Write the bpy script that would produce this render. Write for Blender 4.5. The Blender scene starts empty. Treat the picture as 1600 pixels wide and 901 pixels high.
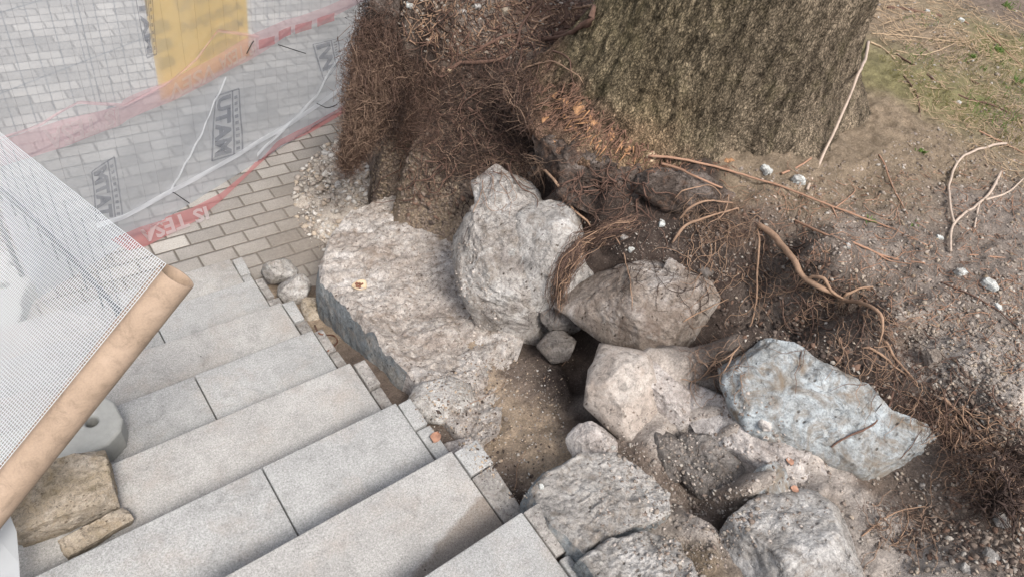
import bpy, bmesh, math, random
import numpy as np
from mathutils import Matrix, Vector
from mathutils.bvhtree import BVHTree
random.seed(7); RNG = np.random.default_rng(7)
S = bpy.context.scene
COL = S.collection

# ---------------------------------------------------------------- camera
YAW, PITCH, ROLL, FPX = -0.90065954, 0.79664715, 0.33787412, 1048.8
CAM = np.array([-0.9066, -0.4003, 3.1382])
def _basis():
    cy, sy = math.cos(YAW), math.sin(YAW)
    f = np.array([-sy*math.cos(PITCH), cy*math.cos(PITCH), -math.sin(PITCH)])
    r = np.array([cy, sy, 0.]); u = np.cross(r, f)
    cr, sr = math.cos(ROLL), math.sin(ROLL)
    return cr*r+sr*u, -sr*r+cr*u, f
CR, CU, CF = _basis()
cd = bpy.data.cameras.new('camera'); cam = bpy.data.objects.new('camera', cd); COL.objects.link(cam)
cam.matrix_world = Matrix(((CR[0], CU[0], -CF[0], CAM[0]), (CR[1], CU[1], -CF[1], CAM[1]), (CR[2], CU[2], -CF[2], CAM[2]), (0, 0, 0, 1)))
cd.sensor_width = 36; cd.lens = FPX/1600*36; cd.clip_start = 0.02; cd.clip_end = 500
S.camera = cam
# ---------------------------------------------------------------- light
SUN_DIR = Vector((-0.16, -0.50, 0.86)).normalized()      # towards the sun
W = bpy.data.worlds.new('World'); S.world = W; W.use_nodes = True
wn = W.node_tree.nodes; wl = W.node_tree.links
sky = wn.new('ShaderNodeTexSky'); sky.sky_type = 'NISHITA'; sky.sun_disc = False
sky.sun_elevation = math.asin(SUN_DIR.z); sky.sun_rotation = math.atan2(SUN_DIR.x, SUN_DIR.y)
sky.air_density = 1.0; sky.dust_density = 4.0; sky.ozone_density = 1.0
hs = wn.new('ShaderNodeHueSaturation'); hs.inputs['Saturation'].default_value = 0.45
wl.new(sky.outputs[0], hs.inputs['Color']); wl.new(hs.outputs[0], wn['Background'].inputs[0])
wn['Background'].inputs[1].default_value = 0.15
sl = bpy.data.lights.new('sun', 'SUN'); sun = bpy.data.objects.new('sun', sl); COL.objects.link(sun)
sl.energy = 1.9; sl.angle = math.radians(16); sl.color = (1.0, 0.95, 0.88)
sun.rotation_euler = SUN_DIR.to_track_quat('Z', 'Y').to_euler(); sun.location = (3, -3, 8)
S.view_settings.view_transform = 'Standard'; S.view_settings.look = 'None'
S.view_settings.exposure = 0.78; S.view_settings.gamma = 1.0
S.render.engine = 'CYCLES'
try:
    S.cycles.max_bounces = 5; S.cycles.transparent_max_bounces = 24; S.cycles.diffuse_bounces = 3
except Exception: pass

# ---------------------------------------------------------------- projection helpers
def ray(px, py): return CF + CR*(px-800)/FPX - CU*(py-450.5)/FPX
def pz(px, py, z): v = ray(px, py); return CAM + v*((z-CAM[2])/v[2])
def pd(px, py, d): return CAM + ray(px, py)*d
def depth(p): return float((np.asarray(p)-CAM)@CF)
BV = []
def hit(px, py, only=None):
    v = Vector(ray(px, py)).normalized(); o = Vector(CAM); best = None
    for b in (only or BV):
        l, n, i, d = b.ray_cast(o, v)
        if l is not None and (best is None or d < best[2]): best = (np.array(l), np.array(n), d)
    if best is None:
        p = pz(px, py, 0.0); return p, np.array([0, 0, 1.])
    n = best[1]
    if n @ np.array(v) > 0: n = -n
    return best[0], n

# ---------------------------------------------------------------- numpy noise
def _h(i, j, k, s):
    n = (i*374761393 + j*668265263 + k*2147483647 + s*974634777) & 0xffffffff
    n = ((n ^ (n >> 13))*1274126177) & 0xffffffff
    n = ((n ^ (n >> 16))*2246822519) & 0xffffffff
    return ((n ^ (n >> 15)) & 0xffffff)/float(0xffffff)*2-1
def vn(P, s=0):
    P = np.asarray(P, float); I = np.floor(P).astype(np.int64); Fr = P-I; Fr = Fr*Fr*Fr*(Fr*(Fr*6-15)+10)
    out = 0
    for a in (0, 1):
        for b in (0, 1):
            for c in (0, 1):
                w = (Fr[..., 0] if a else 1-Fr[..., 0])*(Fr[..., 1] if b else 1-Fr[..., 1])*(Fr[..., 2] if c else 1-Fr[..., 2])
                out = out + w*_h(I[..., 0]+a, I[..., 1]+b, I[..., 2]+c, s)
    return out
def fbm(P, f=1.0, o=4, s=0, g=0.5, ridge=False):
    P = np.asarray(P, float); t = 0; a = 1; n = 0
    for k in range(o):
        v = vn(P*f+17.3*k, s+k)
        if ridge: v = 1-2*np.abs(v)
        t = t+a*v; n += a; a *= g; f *= 2.03
    return t/n
def worley(P, f, s=0):
    P = np.asarray(P, float)*f; I = np.floor(P).astype(np.int64); d1 = np.full(P.shape[:-1], 9.); d2 = d1.copy(); cell = np.zeros(P.shape[:-1])
    for a in (-1, 0, 1):
        for b in (-1, 0, 1):
            for c in (-1, 0, 1):
                i, j, k = I[..., 0]+a, I[..., 1]+b, I[..., 2]+c
                q = np.stack([i+.5+.45*_h(i, j, k, s), j+.5+.45*_h(i, j, k, s+1), k+.5+.45*_h(i, j, k, s+2)], -1)
                d = np.linalg.norm(P-q, axis=-1); new = d < d1
                cell = np.where(new, _h(i, j, k, s+3), cell); d2 = np.where(new, d1, np.minimum(d2, d)); d1 = np.where(new, d, d1)
    return d1, d2, cell

# ---------------------------------------------------------------- object helpers
def tag(o, label=None, cat=None, group=None, kind=None):
    if label: o['label'] = label
    if cat: o['category'] = cat
    if group: o['group'] = group
    if kind: o['kind'] = kind
    return o
def empty(name, loc, label=None, cat=None, group=None):
    o = bpy.data.objects.new(name, None); o.empty_display_size = 0.05; COL.objects.link(o); o.location = Vector(loc)
    return tag(o, label, cat, group)
def mesh_obj(name, V, Fc, mat, parent=None, origin=None, smooth=True, colors=None, bvh=False, uvs=None):
    """V world coordinates; Fc an (n,k) array or a list of faces."""
    V = np.asarray(V, float)
    if bvh: BV.append(BVHTree.FromPolygons([Vector(v) for v in V], [tuple(int(i) for i in f) for f in Fc]))
    if parent is not None: off = np.array(base_of(parent))
    elif origin is not None: off = np.array(origin)
    else: off = np.zeros(3)
    me = bpy.data.meshes.new(name)
    if isinstance(Fc, np.ndarray):
        k = Fc.shape[1]
        me.vertices.add(len(V)); me.vertices.foreach_set('co', (V-off).astype(np.float32).ravel())
        me.loops.add(Fc.size); me.loops.foreach_set('vertex_index', Fc.astype(np.int32).ravel())
        me.polygons.add(len(Fc)); me.polygons.foreach_set('loop_start', np.arange(0, Fc.size, k, dtype=np.int32))
        try: me.polygons.foreach_set('loop_total', np.full(len(Fc), k, np.int32))
        except Exception: pass
        me.update(calc_edges=True)
    else:
        me.from_pydata([tuple(v) for v in (V-off)], [], [tuple(f) for f in Fc]); me.update()
    if smooth: me.polygons.foreach_set('use_smooth', np.ones(len(me.polygons), bool))
    if colors is not None:
        at = me.color_attributes.new('tint', 'FLOAT_COLOR', 'POINT')
        c = np.ones((len(V), 4), np.float32); c[:, :3] = colors; at.data.foreach_set('color', c.ravel())
    me.materials.append(mat)
    o = bpy.data.objects.new(name, me); COL.objects.link(o)
    if parent is not None: o.parent = parent
    elif origin is not None: o.location = Vector(origin)
    return o
def base_of(p):
    v = Vector((0, 0, 0))
    while p is not None: v = v+p.location; p = p.parent
    return v
class MB:
    def __init__(s): s.V = []; s.F = []; s.n = 0
    def add(s, V, Fc):
        V = np.asarray(V, float); s.V.append(V); s.F += [tuple(int(i)+s.n for i in f) for f in Fc]; s.n += len(V)
    def box(s, lo, hi, bev=0.0, rot=None, c=None, jit=0.0):
        lo = np.array(lo, float); hi = np.array(hi, float)
        bm = bmesh.new(); bmesh.ops.create_cube(bm, size=1)
        for v in bm.verts: v.co = Vector((lo+hi)/2)+Vector([v.co[i]*(hi-lo)[i] for i in range(3)])+Vector([random.uniform(-jit, jit) for _ in range(3)])
        if bev: bmesh.ops.bevel(bm, geom=list(bm.edges), offset=bev, segments=2, affect='EDGES', profile=.6)
        V = np.array([v.co[:] for v in bm.verts]); idx = {v: i for i, v in enumerate(bm.verts)}
        Fc = [[idx[v] for v in f.verts] for f in bm.faces]; bm.free()
        if rot is not None: c = (lo+hi)/2 if c is None else c; V = (V-c)@np.array(rot).T+c
        s.add(V, Fc)
    def tube(s, P, R, sides=8, cap=True):
        V, Fc = tube_vf(P, R, sides, cap); s.add(V, Fc)
    def build(s, name, mat, parent=None, origin=None, smooth=True, bvh=False):
        return mesh_obj(name, np.vstack(s.V), s.F, mat, parent, origin, smooth, bvh=bvh)
def frames(P):
    P = np.asarray(P, float); T = np.gradient(P, axis=0); T /= np.linalg.norm(T, axis=1, keepdims=True)+1e-9
    a = np.array([.13, .21, .97]); A = np.cross(T, a); A /= np.linalg.norm(A, axis=1, keepdims=True)+1e-9
    return A, np.cross(T, A)
def tube_vf(P, R, sides=8, cap=True, rough=0.0, seed=0):
    P = np.asarray(P, float); n = len(P); R = np.broadcast_to(np.asarray(R, float), (n,)); A, B = frames(P)
    th = np.arange(sides)*2*math.pi/sides
    rad = R[:, None]*np.ones(sides)[None]
    V = P[:, None]+(A[:, None]*np.cos(th)[None, :, None]+B[:, None]*np.sin(th)[None, :, None])*rad[..., None]
    if rough: 
        V = P[:, None]+(V-P[:, None])*(1+rough*fbm(V*1.0, 60, 3, seed))[..., None]
    V = V.reshape(-1, 3); F = []
    for i in range(n-1):
        for j in range(sides):
            k = (j+1) % sides; F.append((i*sides+j, i*sides+k, (i+1)*sides+k, (i+1)*sides+j))
    if cap: F.append(tuple(range(sides))[::-1]); F.append(tuple((n-1)*sides+j for j in range(sides)))
    return V, F
def strands(P, R, sides=3):
    """P (n,m,3), R (n,m) -> V, F arrays (quads)"""
    n, m, _ = P.shape; T = np.gradient(P, axis=1); T /= np.linalg.norm(T, axis=2, keepdims=True)+1e-9
    A = np.cross(T, np.array([.2, .3, .93])); A /= np.linalg.norm(A, axis=2, keepdims=True)+1e-9; B = np.cross(T, A)
    th = np.arange(sides)*2*math.pi/sides
    V = P[:, :, None]+(A[:, :, None]*np.cos(th)[:, None]+B[:, :, None]*np.sin(th)[:, None])*R[:, :, None, None]
    b = (np.arange(n)[:, None, None]*m+np.arange(m-1)[None, :, None])*sides; j = np.arange(sides)[None, None]; k = (j+1) % sides
    F = np.stack([b+j, b+k, b+sides+k, b+sides+j], -1).reshape(-1, 4)
    return V.reshape(-1, 3), F
def smooth_line(P, n=40, wig=0.0, seed=0):
    P = np.asarray(P, float); d = np.r_[0, np.cumsum(np.linalg.norm(np.diff(P, axis=0), axis=1))]
    t = np.linspace(0, d[-1], n); 
    # Catmull-Rom through the points
    out = []
    for x in t:
        i = min(np.searchsorted(d, x, 'right')-1, len(P)-2); u = (x-d[i])/(d[i+1]-d[i]+1e-9)
        p0 = P[max(i-1, 0)]; p1 = P[i]; p2 = P[i+1]; p3 = P[min(i+2, len(P)-1)]
        out.append(.5*((2*p1)+(-p0+p2)*u+(2*p0-5*p1+4*p2-p3)*u*u+(-p0+3*p1-3*p2+p3)*u**3))
    out = np.array(out)
    if wig:
        w = np.stack([fbm(out+s*9.1, 14, 3, seed+s*5) for s in range(3)], -1); out = out+w*wig
    return out

# ---------------------------------------------------------------- materials
def srgb(r, g, b):
    c = np.array([r, g, b])/255.; return np.where(c <= .04045, c/12.92, ((c+.055)/1.055)**2.4)
class NT:
    def __init__(s, name):
        s.m = bpy.data.materials.new(name); s.m.use_nodes = True; s.t = s.m.node_tree; s.b = s.t.nodes['Principled BSDF']
        s.pos = s.t.nodes.new('ShaderNodeNewGeometry').outputs['Position']
    def n(s, ty, ins=None, **kw):
        x = s.t.nodes.new(ty)
        for k, v in kw.items(): setattr(x, k, v)
        for k, v in (ins or {}).items():
            if isinstance(v, bpy.types.NodeSocket): s.t.links.new(v, x.inputs[k])
            else: x.inputs[k].default_value = v
        return x
    def noise(s, sc, det=4, rough=.55, vec=None, dist=0):
        return s.n('ShaderNodeTexNoise', {'Vector': vec or s.pos, 'Scale': sc, 'Detail': det, 'Roughness': rough, 'Distortion': dist}).outputs[0]
    def vor(s, sc, feat='F1', out=0, vec=None, rnd=1.0):
        return s.n('ShaderNodeTexVoronoi', {'Vector': vec or s.pos, 'Scale': sc, 'Randomness': rnd}, feature=feat).outputs[out]
    def ramp(s, fac, stops, interp='LINEAR'):
        x = s.n('ShaderNodeValToRGB', {'Fac': fac}); cr = x.color_ramp; cr.interpolation = interp
        while len(cr.elements) < len(stops): cr.elements.new(.5)
        for e, (p, c) in zip(cr.elements, stops):
            e.position = p; c = tuple(np.atleast_1d(c)); e.color = (c if len(c) == 3 else c*3)+(1,)
        return x.outputs[0]
    def mix(s, a, b, fac=.5, mode='MIX'):
        x = s.n('ShaderNodeMix', data_type='RGBA', blend_type=mode)
        for k, v in ((0, fac), (6, a), (7, b)):
            if isinstance(v, bpy.types.NodeSocket): s.t.links.new(v, x.inputs[k])
            elif k == 0: x.inputs[k].default_value = v
            else: v = tuple(np.atleast_1d(v)); x.inputs[k].default_value = (v if len(v) == 3 else v*3)+(1,)
        return x.outputs[2]
    def math(s, op, a, b=0.5, c=0.0, clamp=False):
        x = s.n('ShaderNodeMath', operation=op, use_clamp=clamp)
        for k, v in ((0, a), (1, b), (2, c)):
            if isinstance(v, bpy.types.NodeSocket): s.t.links.new(v, x.inputs[k])
            else: x.inputs[k].default_value = v
        return x.outputs[0]
    def bump(s, h, dist, strength=1.0, prev=None):
        ins = {'Height': h, 'Distance': dist, 'Strength': strength}
        if prev is not None: ins['Normal'] = prev
        return s.n('ShaderNodeBump', ins).outputs[0]
    def out(s, col, rough=.9, normal=None, spec=.25, alpha=None):
        for k, v in (('Base Color', col), ('Roughness', rough), ('Normal', normal), ('Specular IOR Level', spec), ('Alpha', alpha)):
            if v is None: continue
            if isinstance(v, bpy.types.NodeSocket): s.t.links.new(v, s.b.inputs[k])
            elif k == 'Base Color': s.b.inputs[k].default_value = tuple(v)+(1,)
            else: s.b.inputs[k].default_value = v
        return s.m

def mat_plain(name, col, rough=.7, var=.15, sc=60, bump=.0005):
    t = NT(name); n = t.noise(sc, 4); c = t.mix(np.array(col)*(1-var), np.minimum(np.array(col)*(1+var), 1), n)
    return t.out(c, rough, t.bump(t.noise(sc*4, 3), bump))
def mat_granite(name, warm):
    t = NT(name)
    base = np.array([.335, .333, .325]) if not warm else np.array([.352, .342, .327])
    big = t.ramp(t.noise(3.2, 4, .6), [(.3, base*.84), (.55, base), (.75, base*1.1)])
    sp = t.ramp(t.noise(330, 2, .7), [(.34, .50), (.45, .92), (.6, 1.08), (.72, 1.42)])
    c = t.mix(big, sp, .75, 'MULTIPLY'); c = t.mix(c, t.ramp(t.noise(150, 3, .7), [(.34, .62), (.5, 1.), (.66, 1.3)]), .6, 'MULTIPLY')
    v = t.ramp(t.vor(260), [(.08, .35), (.16, 1.0)]); pick = t.ramp(t.noise(150, 1), [(.55, 0.), (.62, 1.)])
    c = t.mix(c, t.mix(c, v, 1, 'MULTIPLY'), pick)
    c = t.mix(c, srgb(150, 128, 108), t.ramp(t.noise(5, 7, .7), [(.50, 0.), (.72, .25)]))
    c = t.mix(c, t.ramp(t.noise(14, 8, .75, dist=.5), [(.34, .72), (.5, 1.), (.7, 1.08)]), .75, 'MULTIPLY')
    c = t.mix(c, (.21, .18, .15), t.ramp(t.noise(8, 9, .8, dist=1.), [(.60, 0.), (.70, .45)]))
    d = t.ramp(t.vor(9), [(.022, 1.), (.034, 0.)]); c = t.mix(c, (.06, .05, .045), d)
    if warm:     # darker brown band along the back of the second step, widening to the right
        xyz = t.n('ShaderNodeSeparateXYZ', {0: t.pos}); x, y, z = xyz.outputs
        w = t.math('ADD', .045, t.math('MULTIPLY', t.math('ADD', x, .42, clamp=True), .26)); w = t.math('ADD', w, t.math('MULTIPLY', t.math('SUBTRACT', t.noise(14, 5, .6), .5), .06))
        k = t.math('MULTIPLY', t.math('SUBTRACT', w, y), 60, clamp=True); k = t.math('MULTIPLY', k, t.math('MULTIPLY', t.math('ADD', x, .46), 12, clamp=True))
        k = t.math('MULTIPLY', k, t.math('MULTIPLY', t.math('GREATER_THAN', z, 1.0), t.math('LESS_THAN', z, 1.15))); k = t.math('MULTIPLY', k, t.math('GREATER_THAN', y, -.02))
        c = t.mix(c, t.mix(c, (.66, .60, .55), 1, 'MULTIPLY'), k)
    b = t.bump(t.noise(330, 3, .7), .0012); b = t.bump(t.noise(25, 3), .0015, 1, b)
    return t.out(c, .82, b, .3)
def mat_granite_band(name):
    m = mat_granite(name, True)
    return m
def mat_rock(name, cols, dirt=(.15, .11, .085), dirt_amt=.4, sc=1.0, bump=.012, white=0.0, speck=.5):
    """cols: dark, mid, light albedo"""
    t = NT(name)
    n1 = t.noise(5*sc, 7, .68, dist=.6)
    c = t.ramp(n1, [(.34, cols[0]), (.5, cols[1]), (.62, cols[2])])
    c = t.mix(c, t.ramp(t.noise(38*sc, 9, .8, dist=.6), [(.38, .42), (.5, 1.02), (.62, 1.25)]), .8, 'MULTIPLY')
    sp = t.ramp(t.noise(170*sc, 3, .75), [(.33, .5), (.5, 1.), (.68, 1.35)])
    c = t.mix(c, sp, speck, 'MULTIPLY')
    dn = t.ramp(t.noise(9*sc, 8, .7, dist=1.2), [(.56-.12*dirt_amt, 0.), (.66, dirt_amt*1.2)])
    c = t.mix(c, dirt, dn)
    if white: c = t.mix(c, (.62, .62, .6), t.ramp(t.noise(13, 6, .7), [(.6, 0.), (.68, white)]))
    cr = t.ramp(t.vor(7*sc, 'DISTANCE_TO_EDGE', vec=t.n('ShaderNodeVectorMath', {0: t.pos, 1: t.n('ShaderNodeVectorMath', {0: t.n('ShaderNodeTexNoise', {'Vector': t.pos, 'Scale': 12.*sc, 'Detail': 5.}).outputs[1], 'Scale': .12/sc}, operation='SCALE').outputs[0]}, operation='ADD').outputs[0]), [(.0, .35), (.012, 1.)])
    crm = t.ramp(t.noise(3.3*sc, 3), [(.5, 0.), (.56, .75)])
    c = t.mix(c, t.mix(c, cr, 1, 'MULTIPLY'), crm)
    pits = t.ramp(t.vor(48*sc), [(.1, 0.), (.3, 1.)])
    hol = t.ramp(t.vor(30*sc, vec=t.n('ShaderNodeVectorMath', {0: t.pos, 1: (1, 1.6, .8)}, operation='MULTIPLY').outputs[0]), [(.13, 0.), (.22, 1.)]); hm = t.ramp(t.noise(8*sc, 4, .6), [(.48, 0.), (.56, .85)])
    c = t.mix(c, t.mix(c, t.mix((.32, .28, .25), (1., 1., 1.), hol), 1, 'MULTIPLY'), hm)
    b = t.bump(t.noise(11*sc, 9, .72), bump*1.6); b = t.bump(t.noise(70*sc, 7, .8), bump*.7, 1, b); b = t.bump(pits, bump*.18, 1, b)
    b = t.bump(cr, bump*.2, 1, b); b = t.bump(t.mix((1., 1., 1.), hol, hm), bump*.5, 1, b)
    return t.out(c, .92, b, .15)
def mat_tint(name, bump=.006, sc=1.0, speck=.8, rough=.95, fine=.9):
    """earth: colour from the mesh's own soil map, broken up by grain"""
    t = NT(name); a = t.n('ShaderNodeVertexColor', layer_name='tint').outputs[0]
    n1 = t.ramp(t.noise(11*sc, 9, .75, dist=.4), [(.30, .45), (.5, 1.05), (.70, 1.6)])
    c = t.mix(a, n1, .8, 'MULTIPLY')
    n2 = t.ramp(t.noise(120*sc, 5, .8), [(.3, .45), (.5, .95), (.64, 1.35), (.76, 2.1)])
    c = t.mix(c, n2, speck, 'MULTIPLY')
    grit = t.ramp(t.vor(150*sc), [(.12, 1.), (.25, 0.)]); gm = t.ramp(t.noise(35*sc, 4, .7), [(.5, 0.), (.6, .7)])
    c = t.mix(c, (.42, .38, .34), t.math('MULTIPLY', grit, gm))
    b = t.bump(t.noise(20*sc, 9, .75), bump*2.5, 1); b = t.bump(t.noise(130*sc, 6, .8), bump*fine, 1, b); b = t.bump(grit, bump*.4, 1, b)
    return t.out(c, rough, b, .1)

M = {}
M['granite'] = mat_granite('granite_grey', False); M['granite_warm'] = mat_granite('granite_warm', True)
M['mortar'] = mat_rock('mortar', [(.29, .255, .235), (.44, .40, .375), (.56, .52, .49)], dirt_amt=.35, bump=.008)
M['pale'] = mat_rock('pale_limestone', [(.26, .245, .23), (.41, .385, .36), (.55, .53, .51)], dirt=(.22, .17, .125), dirt_amt=.45, bump=.012, white=.5)
M['crust'] = mat_rock('wall_crust', [(.33, .28, .245), (.49, .44, .40), (.62, .58, .55)], dirt=(.24, .18, .135), dirt_amt=.55, bump=.014, white=.3)
M['crag'] = mat_rock('craggy_limestone', [(.27, .24, .22), (.44, .405, .375), (.60, .575, .55)], dirt=(.20, .16, .12), dirt_amt=.5, bump=.018, white=.5)
M['tan'] = mat_rock('tan_limestone', [(.17, .135, .11), (.28, .235, .20), (.42, .38, .35)], dirt=(.17, .125, .1), dirt_amt=.55, bump=.012, white=.25)
M['slab'] = mat_rock('beige_slab_stone', [(.25, .21, .18), (.33, .285, .25), (.39, .35, .315)], dirt=(.25, .19, .15), dirt_amt=.25, bump=.004, speck=.4)
M['blue'] = mat_rock('blue_white_marble', [(.24, .235, .22), (.35, .375, .385), (.45, .49, .51)], dirt=(.20, .16, .12), dirt_amt=.9, bump=.008, white=.2)
M['dark'] = mat_rock('dark_stone', [(.12, .105, .095), (.19, .17, .155), (.30, .275, .255)], dirt=(.13, .095, .075), dirt_amt=.5, bump=.014)
M['yellow'] = mat_rock('yellow_sandstone', [(.27, .22, .155), (.38, .32, .25), (.46, .40, .33)], dirt=(.33, .235, .12), dirt_amt=.3, bump=.008, sc=1.6)
M['plaster'] = mat_rock('blue_grey_plaster', [(.16, .17, .175), (.23, .25, .26), (.36, .35, .33)], dirt=(.33, .28, .23), dirt_amt=.45, bump=.008)
M['filler'] = mat_rock('filler_stone', [(.17, .155, .14), (.25, .235, .22), (.32, .30, .28)], dirt_amt=.3, bump=.003, sc=2)
M['white_stone'] = mat_rock('white_stone', [(.36, .35, .33), (.47, .48, .46), (.58, .60, .58)], dirt_amt=.45, sc=4, bump=.003)
M['soil'] = mat_tint('soil')
M['concrete'] = mat_plain('concrete', (.33, .33, .31), .85, .15, 40, .002)
M['root'] = mat_plain('root_bark', srgb(145, 119, 99), .85, .4, 70, .002)
M['root_dark'] = mat_plain('dark_root_bark', srgb(98, 76, 66), .9, .35, 70, .002)
M['hair'] = mat_plain('fine_root', srgb(100, 80, 70), .9, .45, 25, .0)
M['hair_dark'] = mat_plain('fine_root_dark', srgb(62, 50, 45), .9, .45, 25, .0)
M['hair_light'] = mat_plain('fine_root_light', srgb(132, 110, 94), .9, .4, 25, .0)
M['twig'] = mat_plain('twig_bark', srgb(150, 118, 98), .85, .3, 60, .001)
M['straw'] = mat_plain('dry_stalk', srgb(172, 150, 124), .85, .3, 40, .0)
M['card'] = None
M['steel'] = mat_plain('grey_wire', (.10, .11, .12), .5, .15, 40, .0)
M['black'] = mat_plain('black_tie', (.015, .015, .015), .5, .1, 40, .0)
M['ink'] = mat_plain('dark_print', (.10, .115, .14), .7, .35, 60, .0)

# ================================================================ GROUND (paving)
def mat_pavers():
    t = NT('block_paving')
    wv = t.n('ShaderNodeVectorMath', {0: t.pos, 1: t.n('ShaderNodeVectorMath', {0: t.n('ShaderNodeTexNoise', {'Vector': t.pos, 'Scale': 9., 'Detail': 2.}).outputs[1], 'Scale': .006}, operation='SCALE').outputs[0]}, operation='ADD').outputs[0]
    def brick(mort, smooth):
        x = t.n('ShaderNodeTexBrick', {'Vector': wv, 'Color1': (0, 0, 0, 1), 'Color2': (1, 1, 1, 1), 'Mortar': (.5, .5, .5, 1), 'Scale': 1.0, 'Mortar Size': mort, 'Mortar Smooth': smooth, 'Bias': 0., 'Brick Width': .205, 'Row Height': .102})
        x.offset = .5; x.offset_frequency = 2; return x
    b1 = brick(.006, .35); rnd = b1.outputs[0]; mort = b1.outputs[1]
    c = t.ramp(rnd, [(0., (.20, .185, .17)), (.5, (.265, .247, .228)), (1., (.33, .31, .285))])
    c = t.mix(c, t.ramp(t.noise(110, 4, .75), [(.3, .6), (.5, 1.), (.7, 1.3)]), .7, 'MULTIPLY')
    c = t.mix(c, t.ramp(t.noise(2.5, 4, .6), [(.35, .8), (.65, 1.12)]), 1, 'MULTIPLY')
    # brown silt washed over the paving below the heap
    vm = t.n('ShaderNodeVectorMath', {0: t.pos, 1: (.78, 2.3, 0)}, operation='DISTANCE').outputs['Value']
    silt = t.math('SUBTRACT', t.math('ADD', 1.0, t.math('MULTIPLY', t.noise(6, 5, .65), .6)), t.math('MULTIPLY', vm, 1.35), clamp=True)
    siltc = t.ramp(t.noise(40, 5, .7), [(.3, (.145, .12, .10)), (.7, (.235, .205, .175))])
    mc = t.mix((.12, .105, .09), siltc, t.math('MULTIPLY', silt, .8, clamp=True))
    c = t.mix(c, siltc, t.math('MULTIPLY', silt, .85, clamp=True))
    c = t.mix(c, mc, mort)
    b = t.bump(t.ramp(brick(.012, 1.0).outputs[1], [(0., 1.), (1., 0.)]), .006); b = t.bump(t.noise(140, 4, .7), .0012, 1, b)
    return t.out(c, .85, b, .25)
g = mesh_obj('paving', [(-60, -60, 0), (60, -60, 0), (60, 60, 0), (-60, 60, 0)], [(0, 1, 2, 3)], mat_pavers(), bvh=True, smooth=False)
tag(g, 'grey rectangular block paving at the foot of the steps', kind='structure')

# ================================================================ STAIRCASE
def zt(k): return 1.28-.16*k
st = empty('staircase', (0, 2.5, 0), 'pale granite steps with dark joints descending beside the ruined wall to the paving', 'staircase')
core = MB()
for k in range(-9, 8):
    y0, y1 = .33*(k-1)+.014, .33*k
    core.box((-3.1, y0, -.02 if k > 0 else zt(k)-1.0), (-.006, y1-.02, zt(k)-.165))
core.build('stair_core', M['concrete'], st, smooth=False)
joints = {0: [-.9-.8], 1: [-1.32], 2: [-.518], 3: [-1.30], 4: [-.521], 5: [-1.28], 6: [-.516], 7: [-1.3]}
for k in range(-9, 8):
    js = joints.get(k, [-.52 if k % 2 == 0 else -1.3]); ed = [-.002]+js+[js[-1]-1.25, js[-1]-2.0]
    for a, b in zip(ed[:-1], ed[1:]):
        if b < -3.4: b = -3.4
        if a <= b: continue
        mb = MB(); e = random.uniform(-.0015, .0015)
        mb.box((b+.0022, .33*(k-1)-.012, zt(k)-.155+e), (a-.0022, .33*k+e, zt(k)+e*.8), .004)
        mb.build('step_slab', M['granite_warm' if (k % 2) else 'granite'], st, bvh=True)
    # small filler pieces set along the right end of each step
    y = .33*(k-1)+.02; yend = .33*k-.002
    cuts = sorted([y, y+random.uniform(.12, .2), yend])
    for a, b in zip(cuts[:-1], cuts[1:]):
        w = random.uniform(.038, .07) if k not in (1,) else random.uniform(.085, .12)
        mb = MB(); mb.box((.004, a+.004, zt(k)-.15), (w, b-.004, zt(k)-random.uniform(.001, .010)), .004, jit=.004)
        mb.build('filler_stone', M['filler' if random.random() < .5 else 'granite'], st, bvh=True)

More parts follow.
